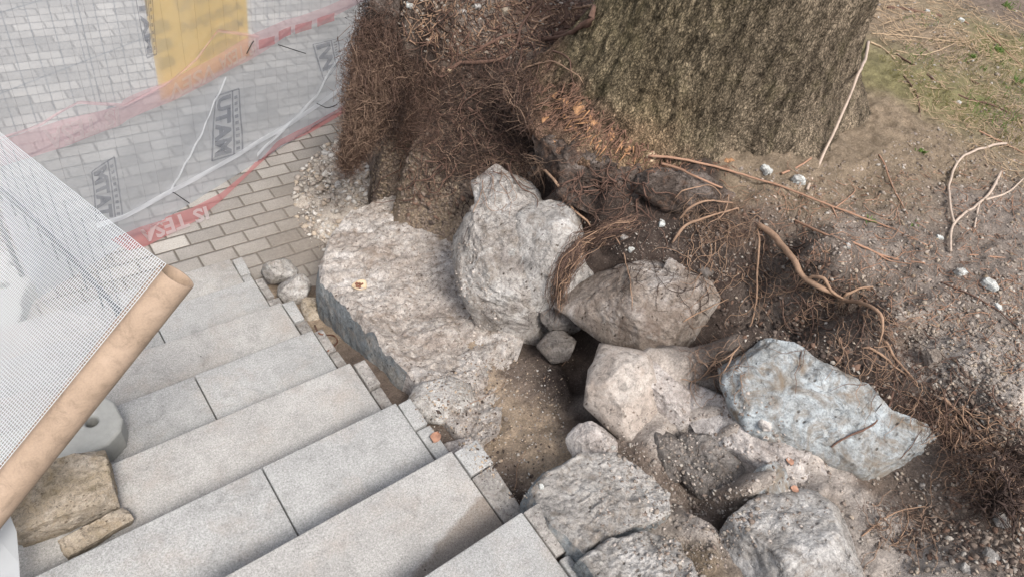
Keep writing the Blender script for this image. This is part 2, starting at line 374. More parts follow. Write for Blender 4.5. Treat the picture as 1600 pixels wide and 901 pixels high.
# ================================================================ TERRAIN
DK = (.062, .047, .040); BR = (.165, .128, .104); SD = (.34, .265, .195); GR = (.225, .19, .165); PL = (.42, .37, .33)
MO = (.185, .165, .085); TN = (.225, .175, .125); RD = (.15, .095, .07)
TP = [  # px, py, z, soil colour
 (614, 5, 1.30, DK), (616, 45, 1.30, BR), (640, 20, 1.33, GR), (720, 20, 1.36, GR), (700, 70, 1.33, BR), (800, 60, 1.38, BR), (850, 20, 1.42, RD), (900, 60, 1.44, DK),
 (735, 120, 1.25, DK), (660, 120, 1.2, DK), (618, 90, 1.2, DK), (800, 130, 1.33, DK), (850, 150, 1.43, DK), (872, 205, 1.42, DK), (940, 262, 1.46, DK), (1010, 258, 1.53, DK), (1045, 300, 1.50, DK), (860, 235, 1.28, DK),
 (609, 262, .62, BR), (610, 165, 1.0, BR),
 (612, 330, .50, TN), (660, 378, .60, SD), (640, 240, .92, TN), (700, 230, 1.02, BR), (740, 200, 1.14, DK), (700, 330, .82, TN), (665, 290, .84, TN), (730, 290, .98, BR), (715, 380, .72, SD),
 (790, 200, 1.22, DK), (850, 290, 1.2, DK), (900, 310, 1.25, DK), (960, 330, 1.30, DK), (1000, 380, 1.36, DK), (1060, 400, 1.40, DK), (900, 400, 1.12, DK), (1000, 500, 1.22, DK), (1100, 440, 1.40, DK), (1050, 350, 1.45, DK),
 (820, 420, .95, DK), (770, 480, .85, BR), (870, 545, .90, DK), (900, 510, .93, DK), (905, 565, .88, DK), (908, 610, .90, DK), (860, 520, .84, DK),
 (1150, 300, 1.58, TN), (1250, 320, 1.66, TN), (1100, 272, 1.6, DK), (1150, 262, 1.64, TN), (1230, 262, 1.7, TN), (1350, 280, 1.74, TN), (1400, 200, 1.78, TN), (1420, 140, 1.80, MO), (1500, 160, 1.82, MO), (1480, 60, 1.82, TN), (1370, 20, 1.76, TN), (1560, 80, 1.84, MO), (1590, 20, 1.84, BR), (1590, 200, 1.84, TN), (1450, 250, 1.78, TN), (1550, 330, 1.82, GR), (1350, 380, 1.72, GR), (1250, 400, 1.66, GR), (1190, 345, 1.6, BR),
 (1150, 420, 1.46, DK), (1180, 490, 1.42, DK), (1260, 500, 1.5, DK), (1330, 540, 1.52, DK), (1370, 590, 1.55, DK), (1430, 620, 1.58, DK), (1220, 430, 1.54, DK), (1290, 470, 1.6, DK), (1100, 400, 1.44, DK), (1350, 500, 1.62, DK), (1440, 760, 1.47, DK), (1450, 820, 1.52, BR), (1540, 840, 1.62, BR), (1580, 770, 1.68, DK), (1120, 560, 1.27, DK), (1220, 460, 1.50, BR), (1300, 500, 1.54, BR), (1300, 440, 1.68, GR), (1380, 470, 1.74, GR), (1400, 540, 1.62, BR), (1420, 500, 1.72, PL), (1500, 560, 1.76, PL), (1480, 640, 1.66, DK), (1580, 620, 1.80, PL), (1580, 480, 1.84, GR), (1520, 440, 1.82, GR), (1560, 720, 1.72, DK),
 (1122, 520, 1.25, DK), (1135, 480, 1.33, DK), (1100, 580, 1.30, BR), (1180, 560, 1.36, DK), (1200, 620, 1.36, PL), (1100, 640, 1.30, PL), (1140, 700, 1.30, PL), (1200, 700, 1.38, PL), (1300, 740, 1.42, GR), (1400, 780, 1.48, DK), (1500, 775, 1.47, DK), (1550, 740, 1.58, DK), (1590, 800, 1.68, DK), (1590, 890, 1.66, DK), (1480, 880, 1.58, GR), (1380, 850, 1.50, PL), (1300, 800, 1.44, GR), (1250, 890, 1.42, GR),
 (1070, 600, 1.26, PL), (1160, 640, 1.31, PL), (1240, 730, 1.38, PL), (1180, 790, 1.36, PL), (1090, 590, 1.28, PL), (1260, 800, 1.42, PL), (1160, 610, 1.33, PL), (1350, 790, 1.45, PL), (1420, 860, 1.5, PL), (1330, 860, 1.46, PL), (985, 830, 1.22, PL),
 (1050, 690, 1.18, BR), (1110, 750, 1.22, DK), (1080, 820, 1.28, TN), (1030, 760, 1.22, BR), (980, 720, 1.18, BR), (1070, 890, 1.32, TN), (940, 640, 1.0, DK), (890, 660, .98, BR), (960, 560, 1.05, DK), (930, 850, 1.16, BR),
 (760, 600, .84, SD), (800, 580, .86, BR), (840, 600, .93, BR), (880, 590, .98, DK), (760, 690, .90, SD), (800, 650, .90, SD), (860, 660, .96, SD), (790, 760, .97, BR), (840, 740, 1.0, SD), (880, 700, 1.03, SD), (805, 795, 1.06, DK),
 (730, 560, .80, SD), (690, 600, .72, BR), (600, 480, .42, BR), (640, 420, .45, BR), (560, 420, .25, BR)]
TX = [  # x, y, z, colour (out of the picture or hidden)
 (.3, 2.35, -.3, BR), (.62, 2.3, -.3, BR), (.72, 2.6, -.35, BR), (.5, 3.0, -.4, BR), (.8, 3.2, -.4, BR),  (.5, 4.5, -.4, BR), (.3, 3.5, -.4, BR),
 (2.2, 4.2, 1.35, GR), (2.0, 3.0, 1.4, GR), (2.6, 2.4, 1.5, GR),
 (1.95, 1.1, 1.65, DK), (2.4, 1.6, 1.68, TN), (3.5, 2.8, 1.75, TN), (5, 4, 1.8, MO), (8, 5, 1.85, TN), (8, 0, 2.0, TN), (5, -3, 2.1, TN), (3, -2, 2.0, TN), (8, -4, 2.2, TN), (1.6, -2.2, 1.95, GR), (1.0, -1.6, 1.75, GR), (.5, -1.3, 1.65, GR), (.3, -2.5, 2.15, GR), (.3, -3.5, 2.5, GR), (2, -3.8, 2.5, TN), (.45, -.9, 1.55, GR),
 (.1, -1.0, 1.58, BR), (.1, -2.0, 2.05, BR), (.1, -3.0, 2.5, BR)]
for k in range(-2, 8): TX.append((.10, .33*k-.16, zt(k)-(.10 if k > 0 else .06), BR if k < 5 else SD))
TX.append((.1, 2.5, -.2, BR)); TX.append((.32, 2.15, -.05, BR))
PT = []; TC = []
# earth and mortar packed up against the sides of the embedded stones
def stone_plane(cx_, cy_, z, face):
    P0 = pz(cx_, cy_, z); v = ray(cx_, cy_); v = v/np.linalg.norm(v); n = -v*face+np.array([0, 0, 1.])*(1-face); return P0, n/np.linalg.norm(n)
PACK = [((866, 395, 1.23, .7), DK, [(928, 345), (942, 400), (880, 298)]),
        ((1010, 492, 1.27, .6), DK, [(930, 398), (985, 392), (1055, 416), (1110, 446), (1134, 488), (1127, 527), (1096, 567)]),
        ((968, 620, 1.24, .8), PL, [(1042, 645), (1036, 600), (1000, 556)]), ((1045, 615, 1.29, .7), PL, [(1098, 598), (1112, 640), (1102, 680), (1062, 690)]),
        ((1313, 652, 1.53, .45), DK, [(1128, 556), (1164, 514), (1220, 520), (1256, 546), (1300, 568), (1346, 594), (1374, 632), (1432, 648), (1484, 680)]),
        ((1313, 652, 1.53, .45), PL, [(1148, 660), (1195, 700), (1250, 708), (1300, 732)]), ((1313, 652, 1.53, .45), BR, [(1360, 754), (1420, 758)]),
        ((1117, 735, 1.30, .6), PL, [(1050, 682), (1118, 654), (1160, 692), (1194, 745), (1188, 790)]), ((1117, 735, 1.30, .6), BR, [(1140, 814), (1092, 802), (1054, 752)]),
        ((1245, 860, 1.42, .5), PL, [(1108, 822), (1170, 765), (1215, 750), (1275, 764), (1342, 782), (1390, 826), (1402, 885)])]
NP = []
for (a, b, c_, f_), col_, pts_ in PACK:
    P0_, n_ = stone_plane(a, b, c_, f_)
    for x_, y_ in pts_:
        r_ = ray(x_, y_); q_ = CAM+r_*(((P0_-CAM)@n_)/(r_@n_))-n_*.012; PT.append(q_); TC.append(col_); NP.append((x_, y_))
TP = [t_ for t_ in TP if not (1000 < t_[0] < 1520 and t_[1] > 380 and min((t_[0]-x_)**2+(t_[1]-y_)**2 for x_, y_ in NP) < 42**2)]
for px, py, z, c in TP: p = pz(px, py, z); PT.append(p); TC.append(c)
for x, y, z, c in TX: PT.append((x, y, z)); TC.append(c)
# the free left edge of the terrace: the earth drops straight down to the paving there
ed = [pz(603, 190, .93), pz(609, 130, 1.08), pz(612, 80, 1.15), pz(610, 30, 1.25), pz(607, -20, 1.28)]
for q in (pz(600, 260, .62), pz(598, 330, .30)): ed.insert(0, q)
for q in ed: PT.append(q); TC.append(BR)
fd = ray(607, -20)[:2]; fd = fd/np.linalg.norm(fd)
for t in (.35, .8, 1.4, 2.2): q = ed[6].copy() if len(ed) < 8 else ed[6].copy(); q[:2] += fd*t+np.array([fd[1], -fd[0]])*.12*t; q[2] = 1.28; ed.append(q); PT.append(q); TC.append(BR)
for q in ed:
    PT.append((q[0]-.03, q[1]+.02, -.35)); TC.append(BR); PT.append((q[0]-.12, q[1]+.05, -.5)); TC.append(BR)
PT = np.array(PT); TC = np.array(TC)
class RBF:
    def __init__(s, P, Z, eps=.03, lam=1e-3):
        s.P = P; s.e = eps; D = np.sqrt(((P[:, None]-P[None])**2).sum(-1)+eps**2); n = len(P)
        A = np.zeros((n+3, n+3)); A[:n, :n] = D-lam*n*.0; A[:n, :n] += -np.eye(n)*lam; Q = np.c_[np.ones(n), P]; A[:n, n:] = Q; A[n:, :n] = Q.T
        s.w = np.linalg.lstsq(A, np.r_[Z, np.zeros((3,)+Z.shape[1:])], rcond=None)[0]
    def __call__(s, X):
        X = np.asarray(X, float); out = []
        for i in range(0, len(X), 20000):
            x = X[i:i+20000]; D = np.sqrt(((x[:, None]-s.P[None])**2).sum(-1)+s.e**2); out.append(np.c_[D, np.ones(len(x)), x]@s.w)
        return np.concatenate(out)
HB = RBF(PT[:, :2], PT[:, 2])
def idw(X, P, Cc, pw=3.0):
    out = []
    for i in range(0, len(X), 20000):
        D = np.sqrt(((X[i:i+20000, None]-P[None])**2).sum(-1))+.02; w = D**-pw; out.append((w@Cc)/w.sum(1, keepdims=True))
    return np.concatenate(out)
def height(X):
    X = np.asarray(X, float); P3 = np.c_[X, np.zeros(len(X))]
    z = HB(X); wob = np.stack([fbm(P3, 3, 3, 5), fbm(P3, 3, 3, 9)], -1)*.02
    z = HB(X+wob)
    k = np.clip((X[:, 0]-.1)/.15, 0.15, 1)
    return z+k*(fbm(P3, 3.5, 5, 1)*.04+fbm(P3, 13, 5, 2, .6, ridge=True)*.022+fbm(P3, 45, 4, 3, .6)*.009)
def axis(lo, a, b, hi, st, g=1.12):
    c = list(np.arange(a, b, st)); s = st; x = b
    while x < hi: c.append(x); s *= g; x += s
    c.append(hi); s = st; x = a-st; l = []
    while x > lo: l.append(x); s *= g; x -= s
    l.append(lo); return np.array(l[::-1]+c)
xs = axis(.0, .02, 2.7, 9.0, .0125); ys = axis(-4.2, -1.3, 3.1, 6.0, .0125)
GX, GY = np.meshgrid(xs, ys); XY = np.c_[GX.ravel(), GY.ravel()]; Z = height(XY)
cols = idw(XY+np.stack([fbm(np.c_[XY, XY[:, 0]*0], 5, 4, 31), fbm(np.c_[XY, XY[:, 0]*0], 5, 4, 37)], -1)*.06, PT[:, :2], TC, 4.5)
nx, ny = len(xs), len(ys); i = np.arange(ny-1)[:, None]*nx+np.arange(nx-1)[None]
Fq = np.stack([i, i+1, i+nx+1, i+nx], -1).reshape(-1, 4)
V = np.c_[XY, Z]
# closed on the stair side by a skirt that runs down into the ground
lft = np.arange(ny)*nx; sk = V[lft].copy(); sk[:, 2] = -.5; n0 = len(V); V = np.vstack([V, sk]); cols = np.vstack([cols, cols[lft]])
Fs = np.stack([lft[:-1], lft[1:], n0+np.arange(1, ny), n0+np.arange(ny-1)], -1); Fq = np.vstack([Fq, Fs])
# horizontal push on steep faces so that they are lumpy, not combed
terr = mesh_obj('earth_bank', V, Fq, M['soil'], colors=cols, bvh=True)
tag(terr, 'brown earth bank and soil terrace above the ruined wall', kind='structure')
BT = [BV[-1]]

# ================================================================ ROCKS
def tri_norm(v): v = np.asarray(v, float); return v/np.linalg.norm(v)
def rock(name, outline, z, thick, mat, label=None, cat='boulder', tilt=(0, 0, 0), face=.55, box=2.6, rough=.02, facet=.03, seed=0, back=1.0, group=None, parent=None, N=120, rings=34, cpx=None, crag=0., d=None):
    """a solid stone: its outline stands at its own distance, front and back swell out to its real thickness"""
    o = np.array(outline, float); c = o.mean(0) if cpx is None else np.array(cpx, float)
    P0 = pz(c[0], c[1], z) if d is None else pd(c[0], c[1], d)
    v = ray(*c); v = v/np.linalg.norm(v)
    n = tri_norm(-v*face+np.array([0, 0, 1.])*(1-face)+np.array(tilt))
    # outline on the plane
    def onp(q):
        r = ray(*q); return CAM+r*(((P0-CAM)@n)/(r@n))
    W3 = np.array([onp(q) for q in o])
    W3 = P0+(W3-P0)*1.04
    cl = np.vstack([W3, W3[:1]]); dd = np.r_[0, np.cumsum(np.linalg.norm(np.diff(cl, axis=0), axis=1))]
    t = np.linspace(0, dd[-1], N, endpoint=False); ring = np.stack([np.interp(t, dd, cl[:, k]) for k in range(3)], -1)
    for _ in range(1): ring = (ring*2+np.roll(ring, 1, 0)+np.roll(ring, -1, 0))/4
    size = np.linalg.norm(W3-P0, axis=1).mean()
    rs = 1-(1-np.linspace(0, 1, rings))**1.5     # dense near the rim
    rs = np.linspace(0, 1, rings)**.8
    Vs = []; 
    def layer(sgn, T, radii):
        out = []
        for r in radii:
            h = T*max(0, 1-r**box)**(1/box)
            out.append(P0+(ring-P0)*r+n*sgn*h)
        return out
    fr = layer(1, thick, rs[::-1]); bk = layer(-1, thick*back, rs[::-1][1:][::2])
    L = fr[::-1]+bk       # centre(front) -> rim -> centre(back)
    L = np.array(L); A = L.reshape(-1, 3)
    # faceting: pull towards random chipping planes
    rr = np.random.default_rng(seed)
    if facet:
        for _ in range(17):
            fr_ = _ < 10; dvec = tri_norm(tri_norm(rr.normal(size=3))*(1 if fr_ else 1)+n*(1.1 if fr_ else .1)); m = (A-P0)@dvec; lim = m.max()*(rr.uniform(.58, .84) if fr_ else rr.uniform(.8, .95))
            A = A-dvec*(np.maximum(m-lim, 0)*.98)[:, None]
    # keep the stone as large as its outline
    ex = tri_norm(np.cross(n, [0.1, .2, 1.])); ey = np.cross(n, ex)
    for e in (ex, ey):
        o_ = (ring-P0)@e; a_ = (A-P0)@e; s_ = (o_.max()-o_.min())/(a_.max()-a_.min()); A = A+e*((a_-a_.min())*s_+o_.min()-a_)[:, None]
    # displacement
    nn = tri_norm(n); off = A-P0; rad = off/(np.linalg.norm(off, axis=1, keepdims=True)+1e-6)
    dn = rad*.5+nn*np.sign((off@nn))[:, None]*.5
    sc = 1/max(size, .05)
    q = A+seed*3.7
    dsp = fbm(q, 1.6*sc, 4, seed)*facet*.6+fbm(q, 5*sc, 4, seed+60, .6, True)*rough*.9+fbm(q, 14, 4, seed+5, .6)*rough+fbm(q, 45, 3, seed+8)*rough*.35
    if crag:
        d1, d2, ce = worley(q+np.stack([fbm(q, 10, 3, 1), fbm(q, 10, 3, 2), fbm(q, 10, 3, 3)], -1)*.03, 9, seed)
        dsp = dsp+crag*ce*.5*np.clip((d2-d1)*4, 0, 1)+crag*1.1*fbm(q*np.array([1, 1, 1.7]), 9, 6, seed+2, .62, True)
    A = A+dn*dsp[:, None]
    nl = len(L); F = []
    idx = np.arange(N)
    for i in range(nl-1):
        a = i*N+idx; b = i*N+(idx+1) % N; F.append(np.stack([a, a+N, b+N, b], -1))
    F = np.concatenate(F)
    ob = mesh_obj(name, A, F, M[mat], parent, origin=None if parent else P0, bvh=True)
    if not parent: tag(ob, label, cat, group)
    return ob
def block(name, c, dims, rz, mat, label, cat='stone', seed=0, rough=.006, tilt=(0, 0), rnd=.25, n=26, group=None, bvh=True):
    """rounded, chipped stone block; c is the centre of its base"""
    g = np.linspace(-1, 1, n); Vs = []; F = []; k = 0
    for ax in range(3):
        for sg in (-1, 1):
            a, b = np.meshgrid(g, g); p = np.zeros((n, n, 3)); p[..., ax] = sg; p[..., (ax+1) % 3] = a; p[..., (ax+2) % 3] = b
            Vs.append(p.reshape(-1, 3)); i = np.arange(n-1)[:, None]*n+np.arange(n-1)[None]+k
            f = np.stack([i, i+1, i+n+1, i+n], -1).reshape(-1, 4); F.append(f if sg > 0 else f[:, ::-1]); k += n*n
    P = np.vstack(Vs); Pn = P/np.linalg.norm(P, axis=1, keepdims=True)*1.28; P = P*(1-rnd)+Pn*rnd
    rr = np.random.default_rng(seed)
    for _ in range(7):
        dv = tri_norm(rr.normal(size=3)); m = P@dv; lim = m.max()*rr.uniform(.78, .95); P = P-dv*np.maximum(m-lim, 0)[:, None]
    P = P*np.array(dims)/2; nn = P/(np.linalg.norm(P, axis=1, keepdims=True)+1e-6)
    s0 = 1/max(dims); q = P+seed*5.1
    P = P+nn*(fbm(q, 3*s0, 3, seed)*rough*2+fbm(q, 12*s0, 4, seed+3, .6)*rough+fbm(q, 40*s0, 3, seed+4)*rough*.4)[:, None]
    Rm = np.array(Matrix.Rotation(rz, 3, 'Z')@Matrix.Rotation(tilt[0], 3, 'X')@Matrix.Rotation(tilt[1], 3, 'Y'))
    P = P@Rm.T; P[:, 2] -= P[:, 2].min(); P = P+np.array(c)
    o = mesh_obj(name, P, np.vstack(F), M[mat], origin=c, bvh=bvh); tag(o, label, cat, group); return o

# ---------------------------------------------------------------- low wall beside the steps
lw = empty('low_wall', (.3, 1.2, 0), 'crumbling pale low wall with pitted mortar top and blue grey side face beside the steps', 'wall')
LW = [(497, 440, .62), (530, 400, .60), (560, 352, .52), (590, 335, .50), (640, 340, .58), (560, 445, .64), (600, 400, .64), (610, 360, .60), (660, 410, .68), (700, 400, .72), (650, 460, .70), (560, 500, .74), (590, 520, .77),
      (600, 545, .79), (640, 500, .70), (700, 480, .74), (620, 530, .74), (650, 560, .76), (720, 540, .80), (700, 520, .80), (760, 560, .84), (645, 600, .83), (660, 580, .82), (690, 575, .80), (690, 645, .89), (735, 610, .88), (755, 625, .87), (735, 690, .93), (750, 688, .96), (700, 690, .90), (720, 620, .90), (690, 600, .88), (780, 500, .85), (740, 440, .8), (820, 600, .86)]
LP = np.array([pz(a, b, c) for a, b, c in LW]); LH = RBF(LP[:, :2], LP[:, 2], .02)
def xl(y): return np.interp(y, [.33, .50, .8, 1.1, 1.6, 1.75, 1.95, 2.12], [.13, .15, .165, .17, .175, .25, .42, .62])
vs_ = np.linspace(2.12, .36, 190); us_ = np.linspace(0, 1, 110); G = []
for y in vs_:
    x0 = xl(y)+.006*float(fbm(np.array([[0, y, 0]]), 9, 3, 4)[0]); x1 = np.interp(y, [.36, .5, .9, 2.12], [.27, .42, .95, 1.0]); row = []
    for uu in us_: row.append((x0+(x1-x0)*uu, y))
    G.append(row)
G = np.array(G); g2 = G.reshape(-1, 2); p3 = np.c_[g2, g2[:, 0]*0]
zz = LH(g2)+fbm(p3, 7, 5, 21, .6)*.034+fbm(p3, 24, 5, 23, .62, True)*.020+fbm(p3, 80, 3, 24)*.003
ui = np.tile(us_, len(vs_)); zz = zz-.03*np.clip(1-ui/.04, 0, 1)**2*(1+fbm(p3, 12, 3, 3)*1.5)
top = np.c_[g2, zz].reshape(len(vs_), len(us_), 3)
# side faces (skirt all round)
def skirt(edge, zb, amp, seed, n=26):
    rows = []
    for j in range(n):
        t = j/(n-1); e = edge.copy(); e[:, 2] = edge[:, 2]*(1-t)+zb*t; q = e.copy(); e[:, 0] += -amp*.3*min(1, t*8)+fbm(q, 9, 4, seed, .6)*amp*min(1, t*6)+fbm(q, 40, 3, seed+1)*.003*min(1, t*6); rows.append(e)
    return np.array(rows)
def grid_faces(nr, nc, base=0, flip=False):
    i = base+np.arange(nr-1)[:, None]*nc+np.arange(nc-1)[None]; f = np.stack([i, i+1, i+nc+1, i+nc], -1).reshape(-1, 4); return f[:, ::-1] if flip else f
nb = len(vs_); nu = len(us_)
mesh_obj('wall_top', top.reshape(-1, 3), grid_faces(nb, nu, 0), M['crust'], lw, bvh=True)
side = skirt(top[:, 0], -.05, .018, 41); cut = int(nb*.74)
mesh_obj('plaster_face', side[:, :cut].reshape(-1, 3), grid_faces(side.shape[0], cut), M['plaster'], lw, bvh=True)
mesh_obj('stone_face', side[:, cut-1:].reshape(-1, 3), grid_faces(side.shape[0], nb-cut+1), M['mortar'], lw, bvh=True)
fs = skirt(top[0], -.05, .02, 43); mesh_obj('end_face', fs.reshape(-1, 3), grid_faces(fs.shape[0], nu, 0, True), M['mortar'], lw, bvh=True)
fs = skirt(top[-1], .3, .01, 45); mesh_obj('end_face', fs.reshape(-1, 3), grid_faces(fs.shape[0], nu), M['mortar'], lw, bvh=True)

# ---------------------------------------------------------------- the stones of the collapsed wall
rock('boulder', [(735, 285), (752, 262), (775, 255), (800, 275), (830, 300), (838, 340), (845, 400), (850, 450), (862, 500), (858, 530), (835, 545), (800, 520), (760, 505), (735, 470), (720, 430), (708, 385), (722, 360), (742, 340), (735, 310)], 1.09, .13, 'crag',
     'tall craggy grey white boulder standing on the low wall, left end of the rock pile', seed=3, crag=.016, facet=.025, rough=.014, face=.75, box=3, N=220, rings=60)
rock('boulder', [(808, 335), (830, 312), (870, 305), (905, 325), (925, 360), (935, 400), (900, 430), (878, 470), (872, 488), (845, 470), (815, 440), (803, 400), (802, 360)], 1.23, .10, 'pale',
     'smooth pale boulder wedged between the craggy boulder and the hanging root bundle', seed=5, facet=.02, rough=.006, face=.7, box=3.2)
rock('boulder', [(876, 480), (885, 425), (930, 405), (985, 400), (1050, 425), (1100, 455), (1120, 485), (1112, 520), (1080, 560), (1045, 577), (1000, 555), (950, 530), (900, 508)], 1.27, .13, 'tan',
     'large grey tan boulder overhanging the beige slab, white streak on its face', seed=8, facet=.025, rough=.01, face=.6, box=3.4, crag=.006, N=180, rings=50)
rock('boulder', [(930, 560), (950, 525), (985, 560), (1010, 600), (1026, 640), (1028, 700), (1018, 722), (985, 705), (945, 670), (910, 640), (907, 615), (922, 585)], 1.24, .075, 'slab',
     'smooth beige slab standing upright below the large overhanging boulder', seed=12, facet=.015, rough=.003, face=.8, box=5)
rock('boulder', [(975, 545), (1000, 560), (1040, 580), (1080, 600), (1100, 640), (1092, 668), (1060, 678), (1030, 660), (1020, 620), (995, 590)], 1.29, .05, 'mortar',
     'long pinkish mortar covered stone just right of the upright beige slab', seed=14, facet=.012, rough=.008, face=.7)
rock('stone', [(838, 540), (855, 520), (880, 515), (900, 535), (890, 560), (862, 567)], .99, .035, 'dark', 'small square grey stone in the dark gap under the craggy boulder', 'stone', seed=15, facet=.008, rough=.003, face=.8, box=4)
rock('stone', [(850, 455), (885, 470), (905, 500), (905, 520), (870, 520), (850, 500)], 1.02, .05, 'dark', 'rough brown stone in the gap below the smooth pale boulder', 'stone', seed=16, facet=.01, rough=.008)
rock('boulder', [(1138, 560), (1170, 525), (1215, 532), (1250, 560), (1290, 580), (1335, 605), (1360, 640), (1420, 660), (1470, 690), (1490, 725), (1470, 755), (1420, 740), (1360, 738), (1300, 715), (1255, 690), (1200, 685), (1160, 640), (1140, 600)], 1.53, .07, 'blue',
     'long blue white boulder half buried in dark soil below the thick orange root', seed=22, facet=.03, rough=.010, crag=.016, face=.45, box=3.2, N=220, rings=56)
rock('boulder', [(1115, 860), (1135, 810), (1175, 775), (1215, 760), (1270, 775), (1330, 790), (1370, 830), (1385, 880), (1380, 940), (1300, 990), (1180, 990), (1115, 930)], 1.42, .13, 'pale',
     'rounded pale boulder at the bottom edge below the blue white boulder', seed=25, facet=.03, rough=.010, crag=.006, face=.5, box=3, N=180, rings=48)
def ledge(name, pts, base, mat_top, mat_side, label, seed, cat='boulder', N=200, rings=44, rough=.008):
    P_ = np.array([pz(*q) for q in pts]); C_ = P_.mean(0); cl = np.vstack([P_, P_[:1]]); dd = np.r_[0, np.cumsum(np.linalg.norm(np.diff(cl, axis=0), axis=1))]; t = np.linspace(0, dd[-1], N, endpoint=False)
    ring = np.stack([np.interp(t, dd, cl[:, k]) for k in range(3)], -1); wob = np.stack([fbm(ring, 22, 4, seed, .6), fbm(ring, 22, 4, seed+4, .6)], -1)*.012; ring[:, :2] += wob
    root_ = empty(name, (C_[0], C_[1], base), label, cat)
    L = np.array([C_+(ring-C_)*r_ for r_ in np.linspace(0, 1, rings)]); A = L.reshape(-1, 3).copy(); rr_ = np.repeat(np.linspace(0, 1, rings), N)
    A[:, 2] += fbm(A, 9, 5, seed+1, .6)*.020+fbm(A, 30, 4, seed+2, .6, True)*rough*1.4-.016*np.clip((rr_-.93)/.07, 0, 1)**2*(1+fbm(A, 16, 3, seed+6))
    idx = np.arange(N); F_ = np.concatenate([np.stack([i*N+idx, (i+1)*N+idx, (i+1)*N+(idx+1) % N, i*N+(idx+1) % N], -1) for i in range(rings-1)])
    mesh_obj('top_face', A, F_, M[mat_top], root_, bvh=True)
    e = A[-N:]; out_ = ring-C_; out_[:, 2] = 0; out_ /= np.linalg.norm(out_, axis=1, keepdims=True); rows = []
    for k in range(26):
        u = k/25; q = e.copy(); q[:, 2] = e[:, 2]*(1-u)+base*u; q = q+out_*((.010*min(1, u*9)+fbm(q, 7, 4, seed+9, .6)*.022*min(1, u*5)+fbm(q, 34, 4, seed+11, .6)*.006*min(1, u*9)-.02*u)[:, None] if True else 0); rows.append(q)
    B = np.array(rows).reshape(-1, 3); F_ = np.concatenate([np.stack([i*N+idx, (i+1)*N+idx, (i+1)*N+(idx+1) % N, i*N+(idx+1) % N], -1) for i in range(25)])
    mesh_obj('side_face', B, F_, M[mat_side], root_, bvh=True)
ledge('boulder', [(834, 762, 1.27), (850, 738, 1.27), (905, 706, 1.25), (962, 703, 1.26), (1000, 728, 1.28), (1048, 770, 1.31), (1050, 800, 1.34), (1010, 820, 1.34), (958, 834, 1.34), (914, 862, 1.34), (880, 832, 1.31), (848, 802, 1.29)], 1.02, 'pale', 'plaster',
      'pale flat topped stone with a grey side face beside the uppermost step', 27)
ledge('boulder', [(908, 872, 1.36), (950, 842, 1.36), (1010, 828, 1.38), (1065, 845, 1.42), (1095, 905, 1.46), (1080, 960, 1.46), (1000, 1000, 1.44), (948, 925, 1.38)], 1.1, 'pale', 'plaster',
      'pale broken stone at the bottom edge with brown stains, between step and rounded boulder', 29)
rock('boulder', [(1060, 690), (1080, 665), (1110, 670), (1150, 700), (1180, 745), (1175, 780), (1140, 800), (1100, 790), (1070, 750)], 1.30, .06, 'dark',
     'dark rough stone in the hollow right of the beige slab', seed=31, facet=.015, rough=.01, crag=.008, face=.6)
rock('stone', [(1026, 665), (1060, 680), (1078, 700), (1075, 745), (1050, 755), (1030, 730)], 1.26, .05, 'dark', 'narrow brown grey stone filling the slot between beige slab and dark stone', 'stone', seed=32, facet=.01, rough=.006)
rock('stone', [(885, 690), (900, 665), (925, 660), (960, 680), (990, 700), (980, 720), (930, 722), (893, 712)], 1.16, .05, 'mortar', 'lumpy mortar stone under the foot of the beige slab', 'stone', seed=33, facet=.012, rough=.007)
rock('mortar_ridge', [(1068, 604), (1095, 592), (1140, 612), (1195, 660), (1260, 700), (1330, 745), (1390, 790), (1420, 850), (1400, 910), (1330, 880), (1260, 800), (1200, 785), (1205, 745), (1160, 705), (1110, 680), (1080, 650)], 1.385, .05, 'mortar',
     'pinkish ridge of old mortar running down under the blue white boulder', 'mortar', seed=35, facet=.012, rough=.014, crag=.010, face=.5, N=220, rings=50, cpx=(1215, 735))
rock('stone', [(1180, 735), (1215, 722), (1240, 740), (1235, 765), (1200, 782), (1185, 765)], 1.44, .02, 'blue', 'small pale blue stone chip with rusty edge on the mortar ridge', 'stone', seed=36, facet=.004, rough=.002)
rock('stone', [(1205, 770), (1240, 755), (1262, 775), (1250, 795), (1215, 800)], 1.43, .02, 'mortar', 'small flat pink chip just below the pale blue chip', 'stone', seed=37, facet=.004, rough=.003)
rock('stone', [(640, 600), (690, 588), (730, 598), (752, 618), (740, 640), (712, 645), (690, 660), (668, 640)], .885, .05, 'pale', 'flat pale coping stone at the near end of the low wall', 'stone', seed=38, facet=.008, rough=.005, face=.15, box=5)
rock('stone', [(693, 690), (735, 680), (757, 688), (755, 705), (740, 715), (705, 705)], .935, .03, 'mortar', 'knobbly stone at the corner of the second step', 'stone', seed=39, facet=.006, rough=.005, face=.2)
